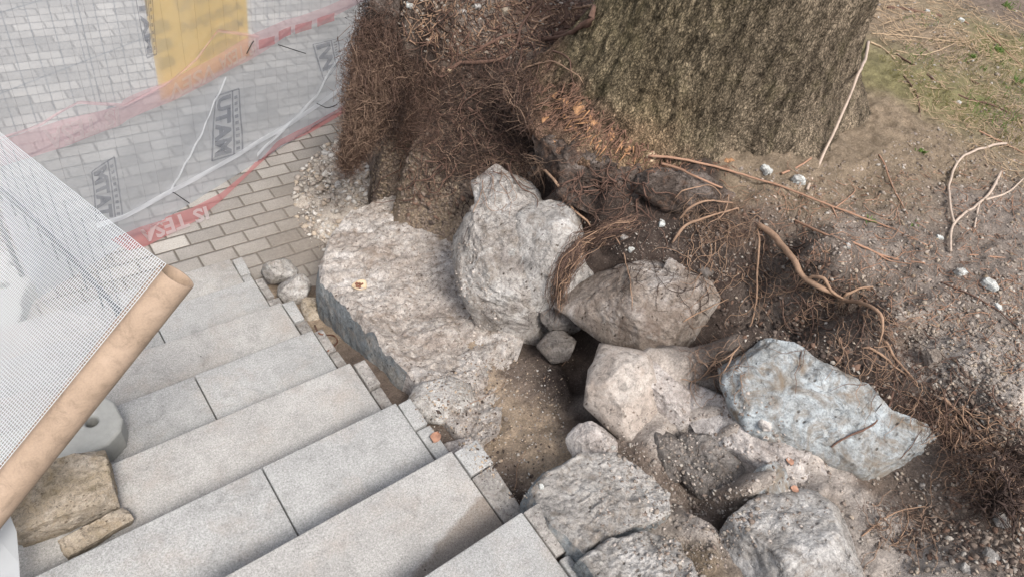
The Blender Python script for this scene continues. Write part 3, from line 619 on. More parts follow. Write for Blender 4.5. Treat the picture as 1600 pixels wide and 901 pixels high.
# foot of the stairs
rock('stone', [(408, 420), (425, 408), (452, 404), (466, 418), (462, 432), (425, 438), (410, 432)], .16, .07, 'pale', 'flat pale stone lying on the paving at the foot of the steps', 'stone', seed=41, facet=.01, rough=.004, face=.3, box=4)
rock('stone', [(434, 438), (470, 430), (486, 452), (482, 468), (452, 474), (440, 458)], .26, .08, 'pale', 'second pale block stone stacked against the side of the lowest steps', 'stone', seed=43, facet=.01, rough=.004, face=.3, box=4)
rock('stone', [(470, 470), (498, 462), (502, 500), (490, 518), (478, 500)], .33, .06, 'yellow', 'brown stone wedged between the blue grey wall face and the steps', 'stone', seed=44, facet=.01, rough=.005)
rock('stone', [(545, 345), (552, 338), (566, 340), (565, 365), (548, 376), (536, 372)], .42, .05, 'dark', 'small dark stone on the far corner of the low wall', 'stone', seed=46, facet=.008, rough=.005)
rock('stone', [(498, 412), (530, 402), (545, 412), (528, 424), (505, 430)], .56, .04, 'mortar', 'rounded mortar lump on the far corner of the low wall beside the brick paving', 'stone', seed=47, facet=.006, rough=.005, face=.2)

# ================================================================ RUBBLE HEAP
hc = pz(560, 262, .05)
def heap(X):
    d = X-np.array([1.07, 2.68]); a = d@tri_norm([.6, .8]); b = d@tri_norm([.8, -.6]); r = np.sqrt((a/.62)**2+(b/.42)**2)
    return .20*np.clip(1-r, 0, 1)**.8-.012
hx = np.linspace(.3, 1.7, 110); hy = np.linspace(2.0, 3.5, 110); HX, HY = np.meshgrid(hx, hy); q = np.c_[HX.ravel(), HY.ravel()]; q3 = np.c_[q, q[:, 0]*0]
hz = heap(q+np.stack([fbm(q3, 5, 3, 50), fbm(q3, 5, 3, 52)], -1)*.09)+np.where(heap(q) > -.011, fbm(q3, 14, 4, 51)*.012, 0)
hcol = np.tile(np.array([.42, .37, .32]), (len(q), 1))*(1+.15*fbm(q3, 9, 3, 53))[:, None]
hp = mesh_obj('rubble_heap', np.c_[q, hz], grid_faces(110, 110), M['soil'], colors=hcol, bvh=True)
tag(hp, 'heap of pale sand and mortar rubble on the paving under the hanging roots', 'rubble', kind='stuff')

# generic scatter of little stones
ico = np.array([(0, 0, 1), (.9, 0, .3), (.3, .85, .35), (-.75, .5, .3), (-.7, -.5, .35), (.25, -.9, .3), (.7, .5, -.35), (-.25, .85, -.35), (-.9, 0, -.3), (-.3, -.85, -.3), (.75, -.5, -.35), (0, 0, -1)], float)
icf = np.array([(0, 1, 2), (0, 2, 3), (0, 3, 4), (0, 4, 5), (0, 5, 1), (1, 6, 2), (2, 7, 3), (3, 8, 4), (4, 9, 5), (5, 10, 1), (2, 6, 7), (3, 7, 8), (4, 8, 9), (5, 9, 10), (1, 10, 6), (6, 11, 7), (7, 11, 8), (8, 11, 9), (9, 11, 10), (10, 11, 6)])
def mat_chip():
    t = NT('stone_chips'); a = t.n('ShaderNodeVertexColor', layer_name='tint').outputs[0]
    c = t.mix(a, t.ramp(t.noise(220, 3, .7), [(.3, .65), (.6, 1.15)]), .8, 'MULTIPLY'); return t.out(c, .9, t.bump(t.noise(260, 3), .001), .2)
M['chip'] = mat_chip()
def pebbles(name, pos, size, colour, label, cat, seed=0, flat=.7):
    n = len(pos); r = np.random.default_rng(seed); V = ico[None]*(1+np.clip(r.normal(size=(n, 12, 1))*.30, -.6, .7))
    V = V*(r.uniform(.6, 1.3, size=(n, 1, 3))*np.array([1, 1, flat])); a = r.uniform(0, 6.28, n); c, s = np.cos(a), np.sin(a)
    X = V[..., 0]*c[:, None]-V[..., 1]*s[:, None]; Y = V[..., 0]*s[:, None]+V[..., 1]*c[:, None]; Zz = V[..., 2]+X*r.normal(size=(n, 1))*.3
    V = np.stack([X, Y, Zz], -1)*size[:, None, None]+pos[:, None]
    F = (icf[None]+np.arange(n)[:, None, None]*12).reshape(-1, 3)
    o = mesh_obj(name, V.reshape(-1, 3), F, M['chip'], colors=np.repeat(colour, 12, 0), smooth=False); return tag(o, label, cat, kind='stuff')
CHC = np.array([(.33, .30, .265), (.27, .235, .205), (.22, .185, .155), (.42, .395, .365), (.33, .275, .22), (.19, .15, .125)])
def on_px(n, poly_fn, seed, only=None):
    r = np.random.default_rng(seed); P = []; N_ = []
    while len(P) < n:
        x, y = poly_fn(r); p, nn = hit(x, y, only); P.append(p); N_.append(nn)
    return np.array(P), np.array(N_)
def inpoly(x, y, poly):
    c = False; j = len(poly)-1
    for i in range(len(poly)):
        if (poly[i][1] > y) != (poly[j][1] > y) and x < (poly[j][0]-poly[i][0])*(y-poly[i][1])/(poly[j][1]-poly[i][1])+poly[i][0]: c = not c
        j = i
    return c
def poly_sampler(poly):
    a = np.array(poly); lo, hi = a.min(0), a.max(0)
    def f(r):
        while True:
            x, y = r.uniform(lo[0], hi[0]), r.uniform(lo[1], hi[1])
            if inpoly(x, y, poly): return x, y
    return f
# heap chips
r = np.random.default_rng(61); n = 2600; ang = r.uniform(0, 6.28, n); rad = r.uniform(0, 1, n)**.6
u1, u2 = np.array([.6, .8]), np.array([.8, -.6]); pxy = np.array([1.07, 2.68])+(u1[None]*(np.cos(ang)*rad*.66)[:, None])+(u2[None]*(np.sin(ang)*rad*.46)[:, None])
sz = .005+.020*r.uniform(0, 1, n)**3.5; zz = np.maximum(heap(pxy), 0)+sz*.3
pebbles('rubble_chips', np.c_[pxy, zz], sz, CHC[r.integers(0, 5, n)]*r.uniform(1.0, 1.35, (n, 1)), 'loose pale mortar chips scattered over the rubble heap', 'rubble', 3)
for j, (px, py, s, lab) in enumerate([(540, 288, .05, 'grey jagged rubble stone at the foot of the hanging root tuft'), (575, 250, .035, 'rounded pale rubble stone on top of the heap'), (510, 235, .035, 'pale rubble stone on the far left edge of the heap'), (592, 282, .03, 'dark cored rubble stone beside the earth face'), (527, 300, .03, 'small grey stone below the jagged rubble stone'), (580, 297, .02, 'lone small stone on the bare sand of the heap'), (545, 218, .028, 'pale lump at the back of the heap behind the root tuft'), (560, 268, .026, 'tan lump in the middle of the rubble heap')]):
    p = pz(px, py, .06); p[2] = max(0, float(heap(np.array([p[:2]]))[0])); block('rubble_stone', p-np.array([0, 0, .01]), (s*1.6, s*1.2, s), j*1.1, 'pale' if j % 3 else 'filler', lab, 'stone', seed=60+j, rough=s*.12, n=12, group='larger stones of the rubble heap')
# pebbles over the earth
def spread(poly, n, smin, smax, seed, colset, only=None, pw=4):
    P, N_ = on_px(n, poly_sampler(poly), seed, only); r = np.random.default_rng(seed+1); s = smin+(smax-smin)*r.uniform(0, 1, n)**pw
    return P+N_*(s*.2)[:, None], s, CHC[r.choice(colset, n)]*r.uniform(.8, 1.15, (n, 1))
A_ = [spread([(1060, 320), (1360, 260), (1600, 120), (1600, 901), (1300, 901), (1130, 640), (1150, 480)], 5200, .0016, .009, 71, [0, 1, 2, 4, 5], BT),
      spread([(1380, 480), (1600, 440), (1600, 700), (1480, 640)], 1500, .0015, .009, 72, [0, 1, 4, 2, 2], BT),
      spread([(640, 640), (700, 560), (860, 570), (890, 700), (820, 790), (770, 760)], 1500, .0014, .006, 73, [0, 1, 3, 4, 2]),
      spread([(600, 0), (900, 0), (860, 80), (720, 110), (620, 60)], 700, .003, .014, 74, [0, 1, 2, 2, 4, 5, 5], BT),
      spread([(1360, 0), (1600, 0), (1600, 140), (1400, 130)], 350, .003, .012, 75, [0, 1, 3, 2], BT),
      spread([(950, 700), (1060, 680), (1200, 790), (1110, 901), (1040, 901), (1000, 800)], 900, .002, .009, 76, [0, 1, 2, 5]),
      spread([(640, 380), (720, 380), (830, 600), (700, 640), (600, 500)], 700, .0015, .006, 77, [0, 1, 2]),
      spread([(900, 340), (1100, 350), (1140, 440), (1000, 430)], 500, .002, .007, 78, [0, 1, 5, 2])]
pebbles('gravel', np.vstack([a[0] for a in A_]), np.concatenate([a[1] for a in A_]), np.vstack([a[2] for a in A_]), 'scattered grit and small pebbles lying in the brown soil', 'gravel', 4)
M['pale_twig'] = mat_plain('pale_twig_bark', (.40, .32, .26), .85, .3, 60, .001)
# ================================================================ TREE
def mat_bark():
    t = NT('bark'); a = t.n('ShaderNodeVertexColor', layer_name='tint').outputs[0]
    mp = t.n('ShaderNodeVectorMath', {0: t.pos, 1: (1, 1, .38)}, operation='MULTIPLY').outputs[0]
    mp2 = t.n('ShaderNodeVectorMath', {0: t.pos, 1: (1, 1, .5)}, operation='MULTIPLY').outputs[0]
    wp = t.n('ShaderNodeVectorMath', {0: mp2, 1: t.n('ShaderNodeVectorMath', {0: t.n('ShaderNodeTexNoise', {'Vector': mp2, 'Scale': 40., 'Detail': 4.}).outputs[1], 'Scale': .03}, operation='SCALE').outputs[0]}, operation='ADD').outputs[0]
    pl = t.vor(105, 'DISTANCE_TO_EDGE', vec=wp); n2 = t.ramp(pl, [(0., .12), (.07, .55), (.16, 1.0), (.35, 1.2)])
    cellc = t.n('ShaderNodeRGBToBW', {0: t.vor(105, 'F1', 1, vec=wp)}).outputs[0]
    n1 = t.ramp(t.noise(26, 9, .78, vec=mp, dist=.3), [(.38, .3), (.47, .8), (.55, 1.1), (.64, 1.5)])
    mp3 = t.n('ShaderNodeVectorMath', {0: t.pos, 1: (1, 1, .16)}, operation='MULTIPLY').outputs[0]; n3 = t.ramp(t.noise(17, 6, .7, vec=mp3), [(.38, .25), (.47, .95), (.7, 1.25)])
    a = t.mix(a, n3, .7, 'MULTIPLY'); c = t.mix(a, n1, .75, 'MULTIPLY'); c = t.mix(c, n2, .8, 'MULTIPLY'); c = t.mix(c, t.ramp(cellc, [(.15, .7), (.85, 1.35)]), .8, 'MULTIPLY')
    c = t.mix(c, t.ramp(t.noise(160, 5, .8), [(.38, .6), (.6, 1.3)]), .6, 'MULTIPLY')
    c = t.mix(c, (.20, .175, .085), t.ramp(t.noise(7, 7, .72, dist=.3), [(.52, 0.), (.7, .3)]))
    b = t.bump(n1, .012, 1); b = t.bump(n2, .005, 1, b); b = t.bump(t.noise(140, 5, .8), .003, 1, b)
    return t.out(c, .93, b, .1)
def mat_wood(name, col):
    t = NT(name); c = t.mix(np.array(col)*.55, np.array(col)*1.25, t.ramp(t.noise(60, 6, .75, dist=1.), [(.35, 0.), (.65, 1.)])); return t.out(c, .85, t.bump(t.noise(90, 5, .7), .006), .2)
M['bark'] = mat_bark(); M['orange_wood'] = mat_wood('fresh_orange_wood', (.38, .21, .11)); M['pale_wood'] = mat_wood('pale_cut_wood', (.55, .42, .28))
tree = empty('tree', (1.95, 1.12, 1.55), 'massive old tree trunk with mossy furrowed bark and bared torn roots on the terrace', 'tree')
nth, nz = 640, 300; th = np.arange(nth)*2*math.pi/nth; zs = 1.12+(np.linspace(0, 1, nz)**1.5)*3.6
TH, ZZ = np.meshgrid(th, zs)
def lobe(c, w): d = (TH-math.radians(c)+math.pi) % (2*math.pi)-math.pi; return np.exp(-(d/math.radians(w))**2)
zr = np.clip(ZZ-1.5, -.4, 9)
cx = 1.915+.0*zr; cy = 1.165+.03*zr
fl = .40*lobe(148, 34)+.16*lobe(-150, 26)+.16*lobe(-178, 16)+.22*lobe(-95, 24)+.34*lobe(-40, 30)+.2*lobe(20, 40)+.25*lobe(80, 40)
zg = 1.47+.30*lobe(-60, 75)-.03*lobe(150, 40); dz = ZZ-zg
R = .462+fl*np.exp(-np.clip(dz, 0, 9)/.23)*.75+fl*.35*np.exp(-np.clip(dz, 0, 9)/.9)
R = R*(1-.9*np.clip(-dz-.02, 0, .3)**.8)
P = np.stack([cx+R*np.cos(TH), cy+R*np.sin(TH), ZZ], -1)
Nn = np.stack([np.cos(TH), np.sin(TH), 0*TH], -1); q = P*np.array([1, 1, .35])
dsp = fbm(P*np.array([1, 1, .5]), 2.2, 3, 80)*.05+fbm(q, 13, 5, 81, .62, True)*.018+fbm(P*np.array([1, 1, .14]), 14, 3, 89, .5, True)*.014+fbm(P*np.array([1, 1, .6]), 55, 4, 85, .65)*.011
P = P+Nn*dsp[..., None]
P[..., 2] += fbm(P, 20, 3, 88)*.008
up = np.array([.255, .205, .13]); rt = np.array([.30, .24, .175]); rd = np.array([.27, .165, .12]); ddk = np.array([.12, .09, .07])
wl_ = np.clip(lobe(150, 75), 0, 1)[..., None]; c = up*wl_+rt*(1-wl_)
wr_ = np.clip(1.25-(ZZ-1.42)/.28+fbm(P, 5, 4, 90, .6)*1.1, 0, 1)*np.clip(lobe(178, 50)*1.5, 0, 1); c = c*(1-wr_[..., None])+rd*wr_[..., None]
pt_ = np.clip(fbm(P*np.array([1, 1, .35]), 4.5, 4, 94, .6)*2.2, -1, 1)[..., None]; c = c*(1+.30*pt_)
tanb = (np.exp(-((TH-math.radians(-158+360))/math.radians(13))**2)*np.clip(1.35-(ZZ-1.5)/.35+fbm(P, 7, 3, 96)*.5, 0, 1))[..., None]; c = c*(1-.6*tanb)+np.array([.46, .34, .20])*.6*tanb
F = []; i = np.arange(nz-1)[:, None]*nth+np.arange(nth)[None]; k = np.arange(nz-1)[:, None]*nth+(np.arange(nth)[None]+1) % nth
F = np.stack([i, k, k+nth, i+nth], -1).reshape(-1, 4)
mesh_obj('trunk', P.reshape(-1, 3), F, M['bark'], tree, colors=c.reshape(-1, 3), bvh=True)
# upper crown stump limbs, above the picture
for a, l in ((40, 1.3), (160, 1.1), (280, 1.2)):
    d = np.array([math.cos(math.radians(a))*.55, math.sin(math.radians(a))*.55, 1.]); b0 = np.array([1.93, 1.23, 4.3])
    V_, F_ = tube_vf(smooth_line([b0, b0+d*.6, b0+d*l+np.array([0, 0, .3])], 20, .05, a), np.linspace(.34, .2, 20), 20, True, .15)
    mesh_obj('limb', V_, F_, M['root_dark'], tree)
# torn and cut places at the foot
def disc(px, py, rpx, mat, name='cut_root', ln=.05, sx=1.0):
    p, n = hit(px, py); p = p-n*.003; r_ = rpx/FPX*depth(p); n = tri_norm(n*.5-ray(px, py)*.6)
    V_, F_ = tube_vf([p-n*ln, p-n*ln*.5, p-n*.002, p+n*.004, p+n*.003], [r_*1.3, r_*1.2, r_*1.05, r_*.8, r_*.3], 26, True, .5, int(px))
    return mesh_obj(name, V_, F_, M[mat], tree)
disc(908, 176, 15, 'orange_wood'); disc(1019, 245, 8, 'pale_wood'); disc(1138, 254, 9, 'orange_wood'); disc(853, 188, 8, 'orange_wood'); disc(862, 224, 7, 'orange_wood'); disc(930, 196, 9, 'orange_wood', sx=1); disc(955, 214, 7, 'orange_wood'); disc(886, 160, 8, 'orange_wood'); disc(980, 232, 6, 'orange_wood'); disc(868, 150, 7, 'orange_wood')

M['dark_wood'] = mat_rock('rotten_wood', [(.045, .036, .032), (.10, .078, .066), (.22, .185, .165)], dirt=(.24, .13, .08), dirt_amt=.35, bump=.014, sc=1.3, speck=.8)
rock('root_plate', [(848, 150), (880, 165), (930, 215), (990, 262), (1040, 290), (1062, 335), (1035, 385), (975, 350), (915, 330), (872, 285), (845, 215)], 1.44, .09, 'dark_wood', parent=tree, seed=91, facet=.02, rough=.022, crag=.02, face=.6, N=200, rings=50)
rock('root_plate', [(1000, 262), (1080, 262), (1150, 285), (1165, 310), (1110, 335), (1050, 330), (1010, 300)], 1.56, .05, 'dark_wood', parent=tree, seed=93, facet=.012, rough=.015, crag=.012, face=.5)
def px_line(pts, lift=.006, n=40, wig=.004, seed=0, only=None):
    P3 = []
    for q_ in pts:
        p, nn = hit(q_[0], q_[1], only); l = q_[2] if len(q_) > 2 else lift
        P3.append(p-ray(q_[0], q_[1])/np.linalg.norm(ray(q_[0], q_[1]))*l)
    return smooth_line(P3, n, wig, seed)
def root(pts, r0, r1, mat='root', lift=.008, seed=0, name='root', parent=None, n=46, wig=.006):
    Pl = px_line(pts, lift, n, wig, seed); sk_ = np.minimum(np.linspace(0, 1, n), np.linspace(1, 0, n)); Pl = Pl-np.array([0, 0, 1.])*(lift*.9*np.clip(1-sk_/.10, 0, 1))[:, None]; R_ = np.linspace(r0, r1*.7, n)*(1+.30*fbm(Pl, 26, 3, seed+3))*np.clip(.55+sk_*6, 0, 1)
    V_, F_ = tube_vf(Pl, R_, 9, True, .16, seed); return mesh_obj(name, V_, F_, M[mat], parent or tree)
K = 0
for pts, r0, r1, mt, lf in [
    ([(1193, 340), (1212, 372), (1240, 405), (1256, 432), (1285, 450), (1318, 466), (1358, 476), (1382, 500), (1384, 530)], .0145, .006, 'root', .045),
    ([(1262, 432), (1288, 436), (1300, 456), (1322, 468)], .007, .005, 'root', .05),
    ([(1320, 462), (1345, 450), (1366, 447)], .006, .004, 'root', .02),
    ([(1384, 530), (1400, 560), (1436, 600)], .005, .003, 'root', .012),
    ([(1350, 540), (1375, 552), (1410, 580), (1436, 597)], .005, .003, 'root', .012),
    ([(1470, 618), (1500, 645), (1530, 682)], .005, .003, 'root', .012),
    ([(702, 112), (716, 100), (740, 98), (782, 92), (806, 72), (815, 40), (838, 5)], .012, .008, 'root_dark', .02),
    ([(730, 84), (770, 66), (798, 56), (850, 62), (895, 50), (930, 18)], .009, .016, 'root_dark', .02),
    ([(800, 60), (870, 56), (915, 38), (930, 5)], .02, .026, 'root_dark', .015),
    ([(812, 110), (840, 100), (864, 97), (895, 112), (915, 124)], .005, .0025, 'root', .03),
    ([(628, 30), (640, 62), (668, 66), (702, 58)], .004, .003, 'root_dark', .01),
    ([(806, 112), (815, 85), (812, 62)], .007, .006, 'root_dark', .015),
    ([(825, 60), (850, 30), (895, 15), (930, 8)], .007, .008, 'root', .012),
    ([(745, 60), (758, 40), (760, 70)], .005, .003, 'root', .01),
    ([(850, 262), (872, 290), (895, 325), (925, 352)], .007, .006, 'root', .015),
    ([(962, 345), (985, 347)], .006, .005, 'root', .015),
    ([(1055, 368), (1075, 350), (1110, 338), (1160, 322)], .006, .005, 'root', .045),
    ([(1068, 332), (1100, 315), (1150, 316)], .005, .004, 'root', .045),
    ([(1060, 300), (1110, 290), (1130, 310)], .003, .002, 'root', .04),
    ([(1140, 300), (1130, 335), (1105, 350)], .003, .002, 'root', .05),
    ([(960, 365), (975, 400), (985, 440), (988, 480)], .003, .002, 'root', .012),
    ([(1190, 350), (1185, 400), (1182, 460), (1175, 500), (1150, 545), (1120, 560)], .004, .003, 'root', .035),
    ([(1150, 545), (1130, 580), (1105, 590)], .003, .002, 'root', .012),
    ([(1120, 560), (1090, 595), (1065, 590)], .003, .002, 'root', .012),
    ([(1070, 500), (1105, 482), (1140, 465)], .003, .002, 'root', .012),
    ([(1300, 696), (1325, 680), (1362, 664), (1390, 630), (1400, 590)], .003, .006, 'root_dark', .006),
    ([(1408, 715), (1430, 690), (1440, 672)], .0015, .001, 'root_dark', .004),
    ([(745, 265), (752, 300), (740, 330)], .003, .002, 'root', .01),
    ([(835, 240), (842, 265), (852, 296)], .006, .003, 'root', .03), ([(818, 235), (835, 270), (846, 285)], .004, .002, 'root', .03),
    ([(650, 132), (690, 150), (712, 180)], .003, .002, 'root', .02), ([(620, 130), (632, 150), (622, 175)], .003, .002, 'hair_dark', .02),
    ([(690, 210), (675, 222), (660, 235)], .003, .002, 'hair_dark', .012),
    ([(1380, 520), (1400, 550), (1395, 600), (1370, 640)], .003, .002, 'hair_dark', .012),
    ([(1560, 690), (1580, 740), (1598, 790)], .005, .004, 'root', .012), ([(1350, 835), (1400, 800), (1450, 790)], .003, .002, 'root', .012),
    ([(1400, 850), (1420, 815), (1415, 795)], .002, .002, 'root', .01), ([(715, 640), (775, 610), (790, 595)], .0018, .001, 'root', .004), ([(803, 765), (812, 720), (830, 690)], .0018, .001, 'root', .004),
    ([(850, 590), (880, 570), (890, 555)], .003, .002, 'root', .008)]:
    K += 1; root(pts, r0, r1, mt, lf, K)
def stub(px, py, r_):
    p, n = hit(px, py); v = -ray(px, py); v = v/np.linalg.norm(v)
    V_, F_ = tube_vf([p+v*.01, p+v*.028+np.array([-.01, .01, 0])], [r_, r_*.9], 12); mesh_obj('cut_root', V_, F_, M['pale_wood'], tree)
stub(704, 112, .011)

# torn red brown bark shreds round the foot
def shreds(poly, n, seed, mat):
    P_, N_ = on_px(n, poly_sampler(poly), seed); r = np.random.default_rng(seed); d = np.array([-.25, .1, -1.])+r.normal(size=(n, 3))*.45; d -= (d*N_).sum(1, keepdims=True)*N_*.8; t_ = np.linspace(0, 1, 5)[None, :, None]
    Q = P_[:, None]+d[:, None]*t_*(.045*r.uniform(.4, 1.2, (n, 1, 1)))+N_[:, None]*.012*t_; V_, F_ = strands(Q, .0035*r.uniform(.4, 1.3, (n, 1))*np.array([[1, 1, .8, .5, .15]]), 4); o = mesh_obj('bark_shreds', V_, F_, M[mat], tree); o['kind'] = 'stuff'
M['red_bark'] = mat_wood('red_brown_bark', (.20, .115, .08))
shreds([(850, 130), (900, 130), (960, 190), (1030, 240), (1150, 255), (1140, 270), (1010, 270), (900, 220), (855, 190)], 420, 171, 'red_bark')
shreds([(850, 150), (900, 150), (960, 200), (1020, 245), (1000, 262), (890, 215)], 50, 172, 'orange_wood')
# fine roots
def hair(name, start, d0, length, m, rad, mat, grav=.5, curl=1.0, seed=0, f=9, label=None):
    n = len(start); r = np.random.default_rng(seed); P = np.zeros((n, m, 3)); P[:, 0] = start; d = d0/(np.linalg.norm(d0, axis=1, keepdims=True)+1e-6)
    st_ = (length*r.uniform(.4, 1.2, n)/m)[:, None]; off = r.uniform(-.35, .35, (n, 3))
    for j in range(1, m):
        p = P[:, j-1]; w = np.stack([vn(p*f+off*3, seed), vn(p*f+off*3+7, seed+1), vn(p*f+off*3+13, seed+2)], -1)+.5*np.stack([vn(p*f*3.1+off*9, seed+4), vn(p*f*3.1+off*9, seed+5), vn(p*f*3.1+off*9, seed+6)], -1)
        d = d+w*curl*.6+np.array([0, 0, -grav*.35]); d = d/(np.linalg.norm(d, axis=1, keepdims=True)+1e-6); P[:, j] = p+d*st_
    R_ = rad*r.uniform(.6, 1.5, (n, 1))*np.linspace(1, .35, m)[None]
    V_, F_ = strands(P, R_, 3); o = mesh_obj(name, V_, F_, M[mat], tree, smooth=True); o['kind'] = 'stuff'; return o
def hair_patch(poly, n, length, rad, mat, grav, seed, outw=.6, m=10, curl=1.0, bias=(0, 0, 0), only=None, lift=.0):
    P_, N_ = on_px(n, poly_sampler(poly), seed, only); r = np.random.default_rng(seed+9)
    d0 = N_*outw+r.normal(size=(n, 3))*.6+np.array(bias); hair('fine_roots', P_-N_*.004+N_*lift*r.uniform(0, 1, (n, 1)), d0, length, m, rad, mat, grav, curl, seed)
rock('root_mat', [(580, -30), (622, -30), (628, 110), (618, 190), (590, 185), (574, 130), (572, 60)], 1.1, .05, 'dark_wood', parent=tree, seed=95, facet=.02, rough=.02, crag=.015, face=.9, d=3.55)
FACE = [(620, 70), (700, 108), (800, 108), (836, 120), (832, 190), (828, 262), (770, 250), (742, 285), (690, 250), (640, 215), (612, 190)]
hair_patch(FACE, 2600, .13, .0011, 'hair_dark', .5, 101, lift=.03)
hair_patch(FACE, 1700, .11, .0011, 'hair', .4, 102, lift=.03)
hair_patch(FACE, 420, .15, .0013, 'hair_light', .5, 103, lift=.03)
hair_patch([(618, 80), (690, 110), (690, 230), (625, 230)], 1400, .12, .0008, 'hair', .5, 104, lift=.04)
hair_patch([(605, 200), (700, 230), (730, 330), (690, 380), (610, 330)], 500, .04, .0009, 'hair', .4, 105)
hair_patch([(850, 225), (900, 262), (1010, 290), (1060, 330), (1000, 390), (930, 350), (860, 300)], 700, .05, .0008, 'hair_dark', .3, 107)
hair_patch([(620, 60), (840, 70), (870, 30), (890, 20), (835, 120), (720, 115)], 1200, .09, .0008, 'hair_dark', .3, 108)
hair_patch([(1050, 300), (1170, 310), (1190, 360), (1120, 390)], 260, .13, .0008, 'hair_light', .5, 109, outw=1.0, bias=(-.6, .3, 0))
hair_patch([(1110, 320), (1190, 330), (1190, 370), (1120, 370)], 300, .08, .0007, 'hair', .7, 110, outw=1.0, bias=(-.5, .2, 0))
hair_patch([(1150, 360), (1215, 370), (1210, 460), (1170, 480)], 300, .12, .0006, 'hair', .9, 111)
hair_patch([(1230, 400), (1400, 480), (1390, 540), (1280, 470)], 500, .08, .0006, 'hair_dark', .6, 112)
hair_patch([(1380, 510), (1540, 680), (1600, 700), (1600, 800), (1500, 780), (1470, 690), (1360, 610)], 1300, .09, .0007, 'hair', .5, 113)
hair_patch([(1500, 700), (1600, 690), (1600, 800), (1520, 790)], 600, .10, .0009, 'hair_dark', .5, 114)
hair_patch([(1340, 790), (1440, 780), (1460, 840), (1380, 850)], 350, .07, .0006, 'hair', .3, 115)
hair_patch([(1060, 540), (1170, 520), (1160, 600), (1090, 620)], 350, .06, .0006, 'hair', .5, 116)
hair_patch([(800, 240), (850, 250), (855, 290), (820, 280)], 260, .10, .0009, 'hair_light', .8, 117, outw=1.0)
hair_patch([(745, 250), (800, 240), (780, 275), (745, 290)], 300, .06, .0007, 'hair', .4, 118)
hair_patch([(980, 400), (1100, 420), (1060, 450)], 200, .05, .0005, 'hair_dark', .3, 119)
hair_patch([(700, 590), (830, 570), (860, 690), (790, 760)], 60, .07, .0005, 'hair', .3, 120)
hair_patch([(1100, 380), (1600, 450), (1600, 600), (1300, 470)], 260, .06, .0007, 'hair', .0, 121, outw=.1, only=BT)
hair_patch([(650, 432), (680, 428), (678, 448), (655, 450)], 160, .035, .0006, 'hair_dark', .1, 122)
def guide_hair(pts, widths, dep, n, m, rad, mat, seed, jit=.02, spreadz=1.0):
    """a hanging bundle that follows one line and narrows to its tip"""
    r = np.random.default_rng(seed); G3 = np.array([pd(x, y, d_) for (x, y), d_ in zip(pts, dep)]); L_ = smooth_line(G3, m); w = np.interp(np.linspace(0, 1, m), np.linspace(0, 1, len(widths)), widths)/FPX*np.mean(dep)
    a = r.normal(size=(n, 3))*.5; a /= np.maximum(1, np.linalg.norm(a, axis=1, keepdims=True)); cut = r.uniform(.35, 1.0, n); t0 = r.uniform(0, .45, n)
    T_ = t0[:, None]+(np.minimum(1, t0+cut)-t0)[:, None]*np.linspace(0, 1, m)[None]; idx = T_*(m-1)
    C_ = np.stack([np.interp(idx, np.arange(m), L_[:, k]) for k in range(3)], -1); ww = np.interp(idx, np.arange(m), w)
    P_ = C_+a[:, None]*ww[..., None]; q_ = P_+r.uniform(-1, 1, (n, 1, 3))*.5
    P_ = P_+np.stack([fbm(q_, 20, 3, seed, .7), fbm(q_, 20, 3, seed+4, .7), fbm(q_, 20, 3, seed+8, .7)], -1)*jit*1.9
    V_, F_ = strands(P_, rad*r.uniform(.6, 1.5, (n, 1))*np.linspace(1, .5, m)[None], 3); o = mesh_obj('fine_roots', V_, F_, M[mat], tree); o['kind'] = 'stuff'
guide_hair([(600, 20), (588, 80), (582, 130), (572, 180), (555, 225), (541, 262)], [30, 40, 44, 32, 18, 7], [3.5, 3.5, 3.5, 3.55, 3.6, 3.7], 800, 34, .0010, 'hair', 201, .065)
guide_hair([(590, 60), (585, 120), (570, 180), (552, 228), (543, 255)], [30, 38, 30, 16, 6], [3.48, 3.48, 3.5, 3.6, 3.7], 320, 30, .0012, 'hair_light', 202, .07)
guide_hair([(600, 0), (600, 60), (600, 120), (600, 190)], [36, 40, 40, 26], [3.6, 3.58, 3.58, 3.6], 700, 26, .0012, 'hair_dark', 203, .07)
# matted bundle lying over the stones
r = np.random.default_rng(205); LQ = np.array([(1000, 342), (955, 358), (915, 378), (888, 410), (874, 445), (868, 490)], float)
for mt, nn_, rd_ in (('hair', 110, .0011), ('root', 36, .0016), ('hair_dark', 60, .0012)):
    QQ = []
    for i in range(nn_):
        a0 = r.uniform(0, .5); a1_ = r.uniform(a0+.25, 1.05); tt_ = np.clip(np.linspace(a0, a1_, 9), 0, 1)*5; off = r.normal(size=2)*np.array([8, 8]); pts = []
        for u_ in tt_: pts.append((np.interp(u_, range(6), LQ[:, 0])+off[0]+r.normal()*3.5, np.interp(u_, range(6), LQ[:, 1])+off[1]+r.normal()*3.5))
        QQ.append(px_line(pts, .006+.022*r.uniform(), 22, .004, i))
    V_, F_ = strands(np.array(QQ), rd_*r.uniform(.6, 1.6, (nn_, 1))*np.linspace(1, .5, 22)[None], 5); o = mesh_obj('fine_roots', V_, F_, M[mt], tree); o['kind'] = 'stuff'

